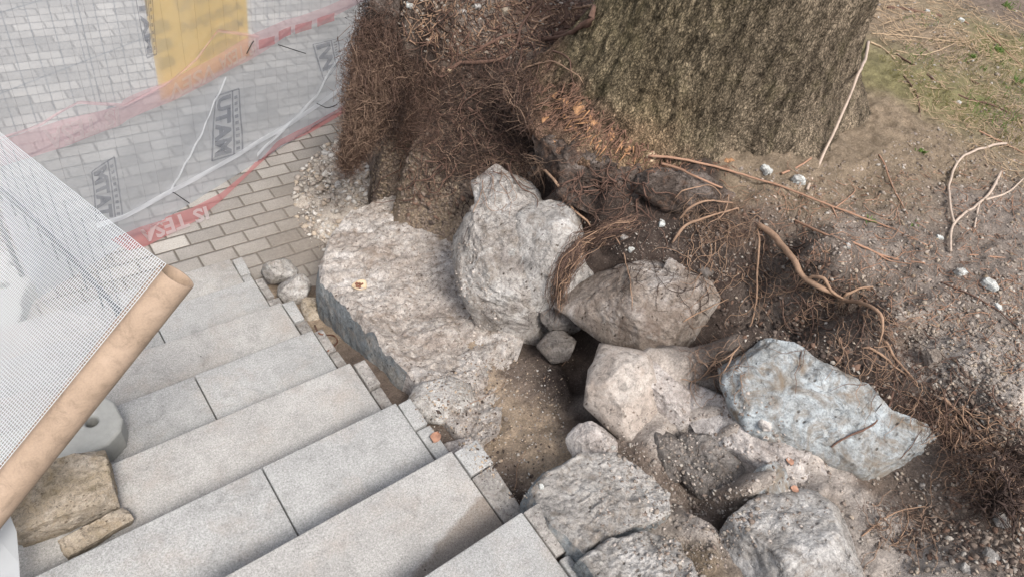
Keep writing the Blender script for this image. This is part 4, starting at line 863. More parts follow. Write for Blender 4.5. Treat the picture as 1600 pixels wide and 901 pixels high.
# ================================================================ TWIGS, CHIPS, LEAVES
# clods of earth clinging to the torn face
def clods(poly, n, s0, s1, seed, cols_, only=BT):
    P_, N_ = on_px(n, poly_sampler(poly), seed, only); r = np.random.default_rng(seed); s = s0+(s1-s0)*r.uniform(0, 1, n)**3; return P_-N_*(s*.25)[:, None], s, np.array(cols_)[r.integers(0, len(cols_), n)]*r.uniform(.85, 1.15, (n, 1))
CL = [clods([(603, 70), (700, 108), (860, 120), (850, 280), (745, 300), (700, 350), (640, 360), (606, 200)], 2600, .004, .022, 131, [DK, RD, BR, (.13, .10, .08)]),
      clods([(606, 210), (690, 230), (735, 340), (700, 385), (612, 330)], 2600, .003, .014, 132, [BR, (.25, .195, .15), TN, (.22, .17, .13)]),
      clods([(586, 150), (613, 180), (614, 335), (580, 330)], 900, .004, .016, 139, [BR, TN, (.22, .17, .13)]),
      clods([(1050, 300), (1200, 340), (1400, 480), (1420, 600), (1300, 560), (1130, 520), (1050, 400)], 2200, .002, .014, 133, [DK, DK, RD, (.12, .095, .08)]),
      clods([(1380, 500), (1600, 640), (1600, 900), (1400, 860), (1480, 760), (1500, 690)], 2200, .002, .013, 134, [DK, RD, BR, BR, (.22, .18, .15)]),
      clods([(1130, 262), (1350, 250), (1430, 190), (1600, 220), (1600, 640), (1400, 500)], 4600, .0015, .009, 135, [TN, GR, BR, (.33, .28, .24)]),
      clods([(940, 640), (1200, 600), (1300, 800), (1100, 901), (930, 860)], 1500, .0015, .008, 136, [BR, GR, PL, GR], None),
      clods([(640, 600), (760, 560), (900, 560), (880, 700), (800, 790)], 900, .002, .009, 137, [BR, SD, DK, SD], None),
      clods([(600, 340), (740, 380), (820, 560), (700, 600), (560, 440)], 1100, .0015, .008, 138, [PL, GR, PL, GR], None)]
pebbles('earth_clods', np.vstack([a[0] for a in CL]), np.concatenate([a[1] for a in CL]), np.vstack([a[2] for a in CL]), 'crumbled clods of earth and mortar clinging to the torn bank', 'earth', 6, .8)
def crawl(poly, n, steps, stp, rad, mat, seed, lift=.006, down=(.25, 1.0), turn=.55, only=None):
    """thin roots that creep over the surface, each with its own wandering path"""
    r = np.random.default_rng(seed); sm = poly_sampler(poly); Q = np.zeros((n, steps, 3))
    for i in range(n):
        x, y = sm(r); a = math.atan2(down[1], down[0])+r.normal()*.9; last = None
        for j in range(steps):
            p, nn = hit(x, y, only)
            if last is not None and np.linalg.norm(p-last) > .09: p = last+(p-last)*.09/np.linalg.norm(p-last)
            Q[i, j] = p-ray(x, y)*lift*r.uniform(.3, 1.6); last = p; a += r.normal()*turn; x += math.cos(a)*stp; y += math.sin(a)*stp
    Q2 = np.array([smooth_line(q, steps*2) for q in Q]); R_ = rad*r.uniform(.5, 1.7, (n, 1))*np.linspace(1, .35, steps*2)[None]; V_, F_ = strands(Q2, R_, 5); o = mesh_obj('fine_roots', V_, F_, M[mat], tree); o['kind'] = 'stuff'
crawl([(1060, 300), (1200, 340), (1200, 480), (1080, 440)], 60, 9, 9, .0013, 'root', 151, .012)
crawl([(1200, 400), (1400, 480), (1440, 600), (1300, 560)], 60, 9, 9, .0012, 'root', 152, .012)
crawl([(1360, 520), (1560, 660), (1600, 800), (1480, 720)], 90, 9, 10, .0013, 'root', 153, .012)
crawl([(1100, 500), (1160, 520), (1170, 600), (1060, 610)], 36, 8, 8, .0013, 'hair_light', 154, .01, (-.6, .6))
crawl([(1340, 780), (1460, 780), (1460, 850), (1380, 860)], 40, 7, 9, .0013, 'hair_light', 155, .01)
crawl([(600, 90), (815, 120), (815, 250), (720, 330), (610, 230)], 120, 10, 9, .0018, 'hair_light', 156, .03)
crawl([(600, 90), (815, 120), (815, 250), (720, 330), (610, 230)], 120, 10, 9, .002, 'hair_dark', 157, .03)
crawl([(850, 240), (1000, 295), (1060, 380), (900, 340)], 50, 8, 8, .0013, 'hair', 158, .012)
crawl([(940, 390), (1100, 400), (1140, 470), (1000, 440)], 40, 8, 9, .0012, 'hair_dark', 159, .008)
crawl([(640, 0), (930, 0), (860, 100), (700, 100)], 110, 9, 10, .0028, 'root_dark', 160, .02, (1, .3))
crawl([(1560, 700), (1600, 680), (1600, 800), (1520, 790)], 60, 8, 10, .0022, 'hair_dark', 161, .03)
crawl([(600, 80), (815, 120), (815, 250), (740, 290), (640, 300), (610, 220)], 70, 9, 11, .0034, 'root_dark', 162, .035)
crawl([(840, 235), (1010, 285), (1050, 320), (900, 300)], 40, 7, 9, .0026, 'root_dark', 163, .02)
crawl([(1180, 350), (1400, 470), (1600, 640), (1600, 760), (1400, 620), (1200, 480)], 70, 10, 11, .0018, 'hair', 164, .012)
crawl([(1100, 260), (1600, 240), (1600, 600), (1300, 430)], 60, 7, 9, .0012, 'twig', 165, .005, (1, .2))
# tangle of curly roots standing off the hanging tuft
for sd, nn_, mt, cen, wd in ((211, 1500, 'hair', [(598, 40), (584, 90), (578, 140), (566, 190)], [26, 34, 36, 18]), (212, 500, 'hair_dark', [(600, 10), (590, 70), (590, 130), (590, 190)], [30, 34, 34, 24]), (213, 500, 'hair_light', [(590, 60), (578, 110), (570, 150), (556, 210)], [26, 32, 32, 12])):
    r = np.random.default_rng(sd); u_ = r.uniform(0, 1, nn_); cp = smooth_line(np.array([pd(x, y, 3.5) for x, y in cen]), 40); ix = (u_*39).astype(int); w_ = np.interp(u_, np.linspace(0, 1, 4), wd)/FPX*3.5
    a_ = r.normal(size=(nn_, 3))*.5; hair('fine_roots', cp[ix]+a_*w_[:, None], a_+r.normal(size=(nn_, 3))*.6-CF*.3, .10, 14, .0008, mt, .35, 2.2, sd, 18)
def twig(pts, r0, r1, label, mat='twig', lift=.008, seed=0, branches=(), group='loose twigs on the soil'):
    Pl = px_line(pts, lift, 40, .004, seed); o0 = Pl[0]; mb = MB(); mb.tube(Pl, np.linspace(r0, r1, 40)*(1+.12*fbm(Pl, 40, 2, seed)), 8)
    for b in branches: Pb = px_line(b, lift, 24, .003, seed+5); mb.tube(Pb, np.linspace(r1*1.1, r1*.6, 24), 6)
    o = mb.build('twig', M[mat], origin=o0); tag(o, label, 'twig', group)
twig([(1012, 243, .02), (1060, 248), (1130, 264), (1210, 288), (1300, 322), (1380, 352), (1450, 384)], .006, .003, 'long thin reddish twig running from the cut root across the soil to the right', lift=.014, seed=1, branches=[[(1306, 324), (1335, 300), (1330, 288)], [(1300, 322), (1308, 340)]])
twig([(1034, 256, .02), (1065, 266), (1090, 278), (1128, 293)], .006, .004, 'short thick twig below the cut root at the trunk foot', lift=.02, seed=2)
twig([(1357, 66, .02), (1352, 92, .13), (1340, 118, .15), (1330, 145, .15), (1310, 192, .13), (1285, 245, .04), (1262, 296, .01)], .0085, .006, 'long pale bent twig leaning against the right side of the trunk', 'pale_twig', seed=3)
twig([(1243, 345), (1290, 366), (1340, 382), (1390, 402), (1446, 411)], .005, .003, 'straight brown twig lying between the orange root and the long reddish twig', seed=4, branches=[[(1365, 393), (1390, 407), (1425, 412)]])
twig([(1572, 224), (1540, 230), (1505, 245), (1485, 280), (1484, 320), (1490, 348)], .006, .005, 'curved pale twig arching up the right slope', 'pale_twig', seed=5, lift=.03)
twig([(1565, 268), (1550, 295), (1530, 318), (1498, 340), (1486, 362), (1486, 392)], .006, .005, 'forked twig with a side branch reaching the right edge', 'pale_twig', seed=6, lift=.025, branches=[[(1540, 312), (1575, 300), (1598, 280)], [(1530, 318), (1522, 355)]])
twig([(1374, 242), (1384, 262), (1395, 292), (1418, 335)], .0035, .002, 'thin upright twig on the bare slope right of the trunk', seed=7)
twig([(1222, 272), (1245, 262), (1268, 248)], .005, .004, 'short grey twig touching the two white stones', seed=8, lift=.015)
twig([(1386, 12), (1430, 18), (1470, 26)], .013, .010, 'thick dark broken stick on the litter right of the trunk', 'root_dark', .015, 9)
twig([(1362, 52), (1430, 58), (1500, 66), (1560, 62)], .003, .002, 'long straw coloured twig just above the pale cut twig', 'straw', .012, 10)
twig([(1360, 66), (1376, 74), (1398, 92)], .005, .006, 'short pale cut twig beside the trunk with a knobbed end', 'straw', .012, 11)
twig([(1400, 80), (1440, 86), (1480, 74), (1500, 62)], .003, .002, 'forked pale twig in the top right litter', 'straw', .014, 12, branches=[[(1466, 70), (1482, 98)]])
twig([(1500, 30), (1550, 60), (1598, 105)], .004, .003, 'brown twig sloping down to the right edge at top', 'twig', .012, 13)
twig([(1400, 84), (1450, 118), (1500, 150), (1560, 168), (1598, 192)], .005, .004, 'dark mossy surface root like twig crossing the green slope', 'root_dark', .004, 14)
twig([(1440, 72), (1470, 102), (1530, 132)], .004, .003, 'second dark twig above the mossy one', 'root_dark', .004, 15)
twig([(1412, 118), (1432, 148), (1438, 182)], .004, .003, 'short twig curving down the slope beside the trunk', 'root_dark', .004, 16)
twig([(1515, 398), (1560, 402), (1598, 406)], .003, .002, 'thin twig at the right edge level with the root crotch', seed=17)
twig([(1470, 440), (1520, 462), (1560, 485), (1598, 520)], .003, .002, 'thin dark twig among the gravel at the right edge', 'root_dark', .006, 18)
twig([(1530, 205), (1570, 225), (1600, 240)], .004, .003, 'flat pale twig touching the right edge above the arching twig', seed=19)
# dry stalks and root litter, too many to count
def litter(poly, n, length, rad, mat, label, seed, name='dry_litter', lift=.012):
    P_, N_ = on_px(n, poly_sampler(poly), seed, BT); r = np.random.default_rng(seed+1); d = r.normal(size=(n, 3)); d -= (d*N_).sum(1, keepdims=True)*N_; d /= np.linalg.norm(d, axis=1, keepdims=True)
    L_ = length*r.uniform(.3, 1.2, n); t = np.linspace(-.5, .5, 7); b = r.normal(size=(n, 3))*.15
    Q = P_[:, None]+N_[:, None]*lift*r.uniform(.1, 1, (n, 1, 1))+(d[:, None]*t[None, :, None]+b[:, None]*(t**2)[None, :, None])*L_[:, None, None]
    V_, F_ = strands(Q, rad*r.uniform(.5, 1.6, (n, 1))*np.ones((1, 7)), 4); o = mesh_obj(name, V_, F_, M[mat]); tag(o, label, 'litter', kind='stuff')
litter([(620, 0), (930, 0), (860, 80), (720, 105), (630, 60)], 420, .07, .0022, 'root', 'brown root bits and twigs littering the terrace top left of the trunk', 301)
litter([(620, 0), (930, 0), (860, 80), (720, 105), (630, 60)], 520, .06, .0018, 'hair_dark', 'dark root crumbs littering the terrace top left of the trunk', 303)
litter([(1358, 0), (1480, 0), (1600, 20), (1600, 110), (1500, 75), (1365, 70)], 520, .12, .0013, 'straw', 'dry straw coloured stalks heaped right of the trunk', 302, lift=.02)
litter([(1380, 60), (1600, 90), (1600, 300), (1420, 160)], 700, .06, .0010, 'straw', 'sparse dry stems on the mossy slope', 304)
litter([(1100, 300), (1600, 250), (1600, 600), (1300, 440)], 900, .035, .0009, 'twig', 'tiny twig bits scattered on the brown slope', 305)
def white(px, py, s, lab, seed, mat='white_stone', sink=.3):
    p, n = hit(px, py); block('stone', p-n*s*sink+np.array([0, 0, -s*.1]), (s*1.5, s*1.1, s*.8), seed*1.3, mat, lab, 'stone', seed, rough=s*.10, n=14, bvh=False)
for a in [(1196, 268, .032, 'angular white stone at the foot of the trunk, left one of a pair', 1), (1248, 284, .034, 'angular white stone at the foot of the trunk where the leaning twig ends', 2), (1034, 350, .022, 'pale bluish stone in the dark soil under the trunk', 3),
          (974, 372, .022, 'upright grey chip above the white streaked boulder', 4, 'pale'), (985, 392, .018, 'white chip above the white streaked boulder', 5), (1543, 447, .034, 'large white pebble on the right slope', 6), (1497, 425, .026, 'white pebble left of the large white pebble', 7),
          (1557, 480, .018, 'small white pebble below the large white pebble', 8), (1468, 372, .016, 'white chip between the long twig and the forked twig', 9), (1448, 18, .022, 'pale green white stone behind the broken stick', 10), (1502, 32, .022, 'white stone in the litter right of the broken stick', 11),
          (1498, 162, .018, 'bluish pebble on the mossy slope', 12), (1538, 655, .02, 'brown stone block in the dark soil right of the blue white boulder', 13, 'tan'), (1455, 562, .05, 'brown slab chip above the right end of the blue white boulder', 14, 'tan'), (1325, 385, .014, 'small white pebble beside the straight brown twig', 15),
          (722, 20, .035, 'whitish stone half buried on the terrace top', 16, 'pale'), (790, 18, .04, 'yellowish stone chip on the terrace top', 17, 'yellow'), (745, 12, .035, 'long pale stone at the top edge of the terrace', 18, 'pale'), (640, 12, .03, 'white chip near the left end of the terrace top', 19), (1190, 665, .03, 'knobbly stone on the mortar ridge', 20, 'mortar'),
          (1560, 815, .03, 'pale stone in the dark soil at the lower right', 21, 'pale'), (1545, 870, .03, 'pale stone at the bottom right edge of the bank', 22, 'pale'), (1505, 890, .022, 'small pale stone on the bottom edge', 23, 'pale'), (958, 700, .012, 'tiny white pebble below the beige slab', 24),
          (845, 760, .012, 'small pale pebble in the brown earth pocket', 25), (738, 632, .012, 'small pale pebble behind the coping stone', 26), (790, 655, .014, 'tan pebble in the middle of the brown earth pocket', 27, 'tan'), (1050, 420, .05, 'flat chip of stone resting on the back of the white streaked boulder', 28, 'tan'), (1100, 430, .04, 'brown chip of stone at the right end of the white streaked boulder', 29, 'dark')]:
    white(a[0], a[1], a[2], a[3], a[4], a[5] if len(a) > 5 else 'white_stone')
# disc of peeled bark, leaf, rusty wire
M['husk'] = mat_plain('husk', (.50, .40, .28), .8, .3, 60, .002); M['husk_in'] = mat_plain('husk_inside', (.20, .09, .06), .8, .6, 120, .003); M['leafm'] = mat_plain('brown_leaf', (.34, .19, .13), .7, .4, 60, .001); M['rust'] = mat_plain('rusty_metal', (.16, .075, .05), .8, .4, 90, .001)
p, n = hit(562, 448); hk = empty('dried_fungus', p, 'dried tan fungus cap with dark red inside lying on the low wall', 'fungus')
a = np.linspace(0, 2*math.pi, 30, endpoint=False)
rings = []
for rr_, h_ in ((0, .008), (.014, .006), (.026, .009), (.032, .016), (.034, .012), (.028, .002), (0, .001)):
    rings.append(np.stack([p[0]+rr_*np.cos(a)*(1.1+.12*np.sin(3*a)), p[1]+rr_*np.sin(a)*(1+.1*np.cos(2*a)), p[2]+h_+.004*np.sin(2*a)*(rr_ > 0)], -1))
rg = np.array(rings).reshape(-1, 3); ff = []
for i in range(6):
    for j in range(30): ff.append((i*30+j, i*30+(j+1) % 30, (i+1)*30+(j+1) % 30, (i+1)*30+j))
mesh_obj('cap', rg, ff, M['husk'], hk)
mb = MB(); rr = np.random.default_rng(5)
for j in range(9): c_ = p+np.array([rr.normal()*.009, rr.normal()*.009, .013]); mb.add(ico*.008*rr.uniform(.6, 1.2)+c_, icf)
mb.build('dried_flesh', M['husk_in'], hk)
def leaf(px, py, s, ang, lab, mat='leafm'):
    p, n = hit(px, py); g_ = []; f_ = []; c_, s_ = math.cos(ang), math.sin(ang)
    for sg in (0, 1):
        for i in range(9):
            t = i/8; w = .42*math.sin(math.pi*min(1, t*1.02))**.8*(1+.12*math.sin(9*t))
            for k_ in (-1, -.5, 0, .5, 1):
                x, y = (t-.5)*s, k_*w*s; h = .16*s*abs(k_)+.10*s*math.sin(5*t+k_)+.004+sg*.0008; g_.append((p[0]+x*c_-y*s_, p[1]+x*s_+y*c_, p[2]+h))
    for sg in (0, 1):
        for i in range(8):
            for k_ in range(4): q_ = sg*45+i*5+k_; f_.append((q_, q_+1, q_+6, q_+5) if sg else (q_, q_+5, q_+6, q_+1))
    o = mesh_obj('leaf', g_, f_, M[mat], origin=p); tag(o, lab, 'leaf')
leaf(680, 684, .05, .6, 'curled brown leaf on the filler stones at the end of the second step')
leaf(1232, 722, .03, .9, 'rust coloured leaf scrap on the mortar ridge'); leaf(1240, 765, .028, 2.2, 'second rust coloured scrap beside the pink chip')
Pw = px_line([(492, 508), (500, 521), (522, 524), (527, 534), (512, 548)], .02, 30, .001); mb = MB(); mb.tube(Pw, .0035, 7); tag(mb.build('bent_wire', M['rust'], origin=Pw[0]), 'bent rusty wire sticking out between the steps and the blue grey wall face', 'wire')
# small green growth
M['green'] = mat_plain('green_leaf', (.10, .16, .035), .6, .3, 60, .0)
def sprig(px, py, s, n_, lab, seed):
    p, nn = hit(px, py, BT); r = np.random.default_rng(seed); st_ = np.repeat(p[None], n_, 0)+r.normal(size=(n_, 3))*s*.25*np.array([1, 1, 0]); d = r.normal(size=(n_, 3))*.5+np.array([0, 0, 1.]); d /= np.linalg.norm(d, axis=1, keepdims=True)
    t = np.linspace(0, 1, 5)[None, :, None]; Q = st_[:, None]+d[:, None]*t*s*r.uniform(.5, 1, (n_, 1, 1))-np.array([0, 0, 1.])*t*t*s*.3
    V_, F_ = strands(Q, .0022*np.array([[.5, 1, 1, .7, .1]])*np.ones((n_, 1)), 3); o = mesh_obj('grass_tuft', V_, F_, M['green'], origin=p); tag(o, lab, 'grass tuft', 'small green tufts on the bank')
sprig(1358, 345, .05, 7, 'bright green blades beside the long reddish twig', 1); sprig(1440, 238, .04, 22, 'small green weed on the bare slope right of the trunk', 2); sprig(1425, 352, .03, 5, 'tiny green blades left of the white chip', 3)
sprig(1572, 12, .07, 40, 'green tuft at the top right corner', 4); sprig(1560, 80, .06, 40, 'low green tuft on the slope near the right edge', 5); sprig(1590, 130, .06, 35, 'green tuft touching the right edge below the low one', 6); sprig(1520, 90, .04, 25, 'sparse green tuft among the dry stems', 7)
P_, N_ = on_px(2500, poly_sampler([(1370, 90), (1440, 60), (1600, 60), (1600, 240), (1500, 190), (1400, 150)]), 401, BT); r = np.random.default_rng(402); kp = fbm(P_, 6, 3, 9) > -.05; P_ = P_[kp]
d = r.normal(size=(len(P_), 3))*.5+np.array([0, 0, .8]); t = np.linspace(0, 1, 4)[None, :, None]; V_, F_ = strands(P_[:, None]+d[:, None]*t*.012, .0012*np.ones((len(P_), 4)), 3)
M['mossm'] = mat_plain('moss', (.17, .155, .055), .9, .4, 30, .0); tag(mesh_obj('moss', V_, F_, M['mossm']), 'yellow green moss on the slope right of the trunk', 'moss', kind='stuff')

P_, N_ = on_px(1500, poly_sampler([(1400, 30), (1600, 0), (1600, 230), (1500, 170), (1420, 110)]), 411, BT); r = np.random.default_rng(412); kp = fbm(P_, 3.5, 3, 19) > .12; P_ = P_[kp]; nn_ = len(P_)
d = r.normal(size=(nn_, 3))*.45+np.array([0, 0, 1.]); t = np.linspace(0, 1, 5)[None, :, None]; Q = P_[:, None]+d[:, None]*t*(.035*r.uniform(.4, 1.1, (nn_, 1, 1)))-np.array([0, 0, .012])*t*t
V_, F_ = strands(Q, .0016*np.array([[.7, 1, 1, .6, .1]])*np.ones((nn_, 1)), 3); tag(mesh_obj('grass', V_, F_, M['green']), 'thin green grass growing through the dry stems at the top right', 'grass', kind='stuff')
# ---------------------------------------------------------------- stones standing on the steps
block('stone_block', np.array([-1.045, .915, .80]), (.27, .20, .125), -.10, 'yellow', 'squared tan sandstone block standing on the steps under the cardboard tube', 'stone', seed=71, rough=.005, rnd=.12, tilt=(.06, .02), n=40)
block('stone_block', np.array([-1.005, .765, .80]), (.19, .06, .05), .10, 'yellow', 'thin broken slice of tan stone in front of the squared sandstone block', 'stone', seed=73, rough=.005, rnd=.15, tilt=(.2, .03), n=24)
# concrete fence foot
def foot(c, rz, label, L=.62, Wd=.22, H=.125):
    o = empty('ballast_block', c, label, 'fence foot', 'concrete feet of the mobile fence'); pts = []
    h = L/2; w = Wd/2; out = [(-h+.05, -w), (-.10, -w), (-.06, -w*.8), (.06, -w*.8), (.10, -w), (h-.07, -w), (h-.02, -w+.03), (h, -w+.07), (h, w-.07), (h-.02, w-.03), (h-.07, w), (.1, w), (.06, w*.8), (-.06, w*.8), (-.1, w), (-h+.05, w), (-h, w-.06), (-h, -w+.06)]
    out = np.array(out); bm = bmesh.new()
    # top face with round sockets cut by building it from an outline and holes
    holes = [(h-.09, 0, .021), (h-.24, 0, .021), (-h+.09, 0, .021)]
    cu = bpy.data.curves.new('foot', 'CURVE'); cu.dimensions = '2D'; cu.fill_mode = 'BOTH'; cu.extrude = H/2-.012; cu.bevel_depth = .012; cu.bevel_resolution = 2
    def sp(P_):
        s_ = cu.splines.new('POLY'); s_.points.add(len(P_)-1); s_.use_cyclic_u = True
        for q_, (x, y) in zip(s_.points, P_): q_.co = (x, y, 0, 1)
    sp(out*(1-.012/h)); 
    for hx_, hy_, hr in holes: sp([(hx_+(hr+.012)*math.cos(a_), hy_+(hr+.012)*math.sin(a_)) for a_ in np.linspace(0, 2*math.pi, 20, endpoint=False)])
    tmp = bpy.data.objects.new('tmp', cu); me = bpy.data.meshes.new_from_object(tmp); bpy.data.objects.remove(tmp)
    V_ = np.array([v.co[:] for v in me.vertices]); Rz = np.array(Matrix.Rotation(rz, 3, 'Z')); V_ = V_@Rz.T+np.array(c)+np.array([0, 0, H/2+.001]); F_ = [tuple(p_.vertices) for p_ in me.polygons]
    mesh_obj('base_block', V_, F_, M['concrete'], o, smooth=False)
    mb = MB()
    for hx_, hy_, hr in holes:
        cc = np.array([hx_, hy_, 0])@Rz.T+np.array(c); mb.tube([cc+np.array([0, 0, .004]), cc+np.array([0, 0, .03])], hr+.004, 16)
    mb.build('socket_floor', M['root_dark'], o)
    return o
foot((-1.125, 1.20, .64), .04, 'grey concrete fence foot with round socket holes standing on the steps behind the tube')
foot((-1.05, 2.55, 0), 1.1, 'grey concrete fence foot on the paving at the corner of the fence')
# ================================================================ FENCE, SHEETING, SIGN, TAPE
FA = np.array([-.344, 2.829]); FD = np.array([1.814, .816]); FD = FD/np.linalg.norm(FD); FN = np.array([-FD[1], FD[0]])
def fpos(s, z, off=0.0):
    s = np.asarray(s, float); z = np.asarray(z, float); off = np.asarray(off, float)*np.ones_like(s)
    return np.stack([FA[0]+FD[0]*s+FN[0]*off, FA[1]+FD[1]*s+FN[1]*off, z], -1)
def fsz_(px, py, off=0.0):
    v = ray(px, py); t = ((FA+FN*off-CAM[:2])@FN)/(v[:2]@FN); p = CAM+v*t; return float((p[:2]-FA)@FD), float(p[2])
fsz = fsz_
def wave(s, z):
    q = np.stack([np.asarray(s, float), np.asarray(z, float)*.6, 0*np.asarray(s, float)], -1); return fbm(q, 2.2, 3, 400)*.035*np.clip(np.asarray(z)/.3, .15, 1)
# wire fence
fp_ = empty('mesh_fence', fpos(1.3, 0), 'grey wire mesh fence panel standing behind the white sheeting beyond the steps', 'fence')
mb = MB(); S0, S1 = -.62, 3.25; OFFW = .05
cor = [fpos(s, z, OFFW) for s, z in []]
n_ = int((S1-S0)/.1)
Pv = []; 
for i in range(n_+1):
    s = S0+i*.1; Pv.append([fpos(s+.003*math.sin(i), zz_, OFFW) for zz_ in np.linspace(.765, 2.0, 4)])
V_, F_ = strands(np.array(Pv), .0017*np.ones((len(Pv), 4)), 5); mesh_obj('upright_wires', V_, F_, M['steel'], fp_)
Ph = [[fpos(s, zz_, OFFW+.004) for s in np.linspace(S0, S1, 30)] for zz_ in (1.13, 1.46, 1.79)]
V_, F_ = strands(np.array(Ph), .0017*np.ones((3, 30)), 5); mesh_obj('cross_wires', V_, F_, M['steel'], fp_)
def hem(s): return .8+.05*np.exp(-((s-.045)/.035)**2)+.012*np.sin(s*5)
sb = np.linspace(S0, S1, 220); mb = MB(); mb.tube(fpos(sb, hem(sb), OFFW), .0042, 7); mb.build('bottom_wire', M['steel'], fp_)
for s in (S0, .02, 2.2, S1): mb = MB(); mb.tube([fpos(s, .86 if s == .02 else .03, OFFW+.02), fpos(s, 2.03, OFFW+.02)], .012 if s != .02 else .002, 10); mb.build('post', M['steel'], fp_)
# second panel beside the steps
c2a, c2b = np.array([-.90, 2.56]), np.array([-.655, 1.50])
f2 = empty('mesh_fence', (c2a[0], c2a[1], 0), 'wire mesh fence panel along the left edge of the steps behind the white netting', 'fence')
def f2p(t, z): return np.stack([c2a[0]+(c2b[0]-c2a[0])*t, c2a[1]+(c2b[1]-c2a[1])*t, z+0*t], -1)
t_ = np.linspace(-.5, 1, 40); mb = MB(); mb.tube(f2p(t_, .8+.05*np.sin(t_*3)), .011, 7)
for i in range(14): mb.tube(f2p(np.array([-.4+i*.105]*2), np.array([.70, .8])), .004, 5)
mb.build('bottom_wire', M['steel'], f2)
V_, F_ = strands(np.array([f2p(np.array([-.45+i*.105]*3), np.linspace(.8, 1.25, 3)) for i in range(14)]), .0016*np.ones((14, 3)), 5); mesh_obj('upright_wires', V_, F_, M['steel'], f2)
mb = MB(); mb.tube(f2p(np.array([-.5, -.5]), np.array([.02, 1.3])), .015, 10); mb.build('post', M['steel'], f2)
# white translucent sheeting
def mat_film(name, col, alpha, extra=0.25):
    t = NT(name); a = t.math('ADD', alpha-extra*.5, t.math('MULTIPLY', t.noise(5, 5, .6, dist=.8), extra))
    c = t.mix(np.array(col)*.92, col, t.noise(3, 3)); bp = t.bump(t.noise(5, 3, .5, dist=1.), .006)
    d = t.n('ShaderNodeBsdfDiffuse', {'Color': c, 'Normal': bp}).outputs[0]; tr = t.n('ShaderNodeBsdfTranslucent', {'Color': c, 'Normal': bp}).outputs[0]
    gl = t.n('ShaderNodeBsdfGlossy', {'Color': (1, 1, 1, 1), 'Roughness': .35, 'Normal': bp}).outputs[0]; m1 = t.n('ShaderNodeMixShader', {0: .5, 1: d, 2: tr}).outputs[0]; m2 = t.n('ShaderNodeMixShader', {0: .05, 1: m1, 2: gl}).outputs[0]
    m3 = t.n('ShaderNodeMixShader', {0: a, 1: t.n('ShaderNodeBsdfTransparent').outputs[0], 2: m2}).outputs[0]
    t.t.links.new(m3, t.t.nodes['Material Output'].inputs[0]); return t.m
M['film'] = mat_film('white_film', (.80, .83, .86), .48, .12); M['thin_film'] = mat_film('thin_film', (.55, .58, .6), .15, .1); M['strap'] = mat_film('film_fold', (.88, .90, .93), .75, .1); M['red_tape'] = mat_film('red_tape', (.66, .25, .25), .50, .1)
M['pink_tape'] = mat_film('faded_tape', (.80, .55, .57), .50, .3); M['white_print'] = mat_film('white_print', (.70, .62, .62), .6, .1); M['print'] = mat_film('dark_print_film', (.20, .22, .26), .46, .5)
sh = empty('plastic_sheet', fpos(.8, 0), 'white translucent plastic sheeting with dark printed logos hanging on the wire fence', 'sheeting')
ss, zs_ = np.linspace(-.62, 3.25, 200), np.linspace(.004, 1.9, 90); SS, ZS = np.meshgrid(ss, zs_)
mesh_obj('sheet', fpos(SS, ZS, wave(SS, ZS)).reshape(-1, 3), grid_faces(90, 200), M['film'], sh)
G1 = np.array([fpos(np.full(16, s), np.linspace(.01, 1.88, 16), wave(np.full(16, s), np.linspace(.01, 1.88, 16))-.003) for s in np.arange(-.6, 3.25, .1)])
V_, F_ = strands(G1, .0003*np.ones(G1.shape[:2]), 3); mesh_obj('reinforcing_threads', V_, F_, M['steel'], sh)
# film beside the steps
tt, z2 = np.linspace(-.5, 1, 40), np.linspace(0, 1, 20); TT, Z2 = np.meshgrid(tt, z2); zb = np.interp(TT, [-.5, .1, .6, 1], [.02, .05, .5, .80]); zt_ = np.interp(TT, [-.5, .6, 1], [1.25, 1.2, 1.1]); pp = f2p(TT.ravel(), (zb+(zt_-zb)*Z2).ravel()); pp[:, 0] += fbm(pp, 4, 3, 77)*.03-.015
mesh_obj('side_sheet', pp, grid_faces(20, 40), M['thin_film'], sh)
def onsheet(p, off):
    s, z = fsz(p[0], p[1]); q = fpos(s, z, wave(s, z)+off)
    return q if z > .02 else pz(p[0], p[1], .008-off*.2)
def quad_uv(corners, uv, off=-.008):
    c = np.array(corners, float); out = []
    for u, v in uv:
        p = c[0]*(1-u)*(1-v)+c[1]*u*(1-v)+c[2]*u*v+c[3]*(1-u)*v; out.append(onsheet(p, off))
    return np.array(out)
def text_mesh(txt, bold=.02):
    cu = bpy.data.curves.new('lettering', 'FONT'); cu.body = txt; cu.size = 1; cu.offset = bold; cu.resolution_u = 2
    ob = bpy.data.objects.new('tmp', cu); COL.objects.link(ob); bpy.context.view_layer.update(); me = bpy.data.meshes.new_from_object(ob.evaluated_get(bpy.context.evaluated_depsgraph_get())); bpy.data.objects.remove(ob)
    V_ = np.array([v.co[:2] for v in me.vertices]); F_ = [tuple(p.vertices) for p in me.polygons]; lo, hi = V_.min(0), V_.max(0); return (V_-lo)/(hi-lo), F_
def print_text(txt, corners, mat, parent, off=-.010, name='lettering', bold=.02):
    """corners: image of the text's lower left, lower right, upper right, upper left"""
    V_, F_ = text_mesh(txt, bold); mesh_obj(name, quad_uv(corners, V_, off), F_, M[mat], parent, smooth=False)
def stroke(a, b, w, corners):
    a = np.array(a); b = np.array(b); d = (b-a)/np.linalg.norm(b-a); n = np.array([-d[1], d[0]])*w; return [a+n, a-n, b-n, b+n]
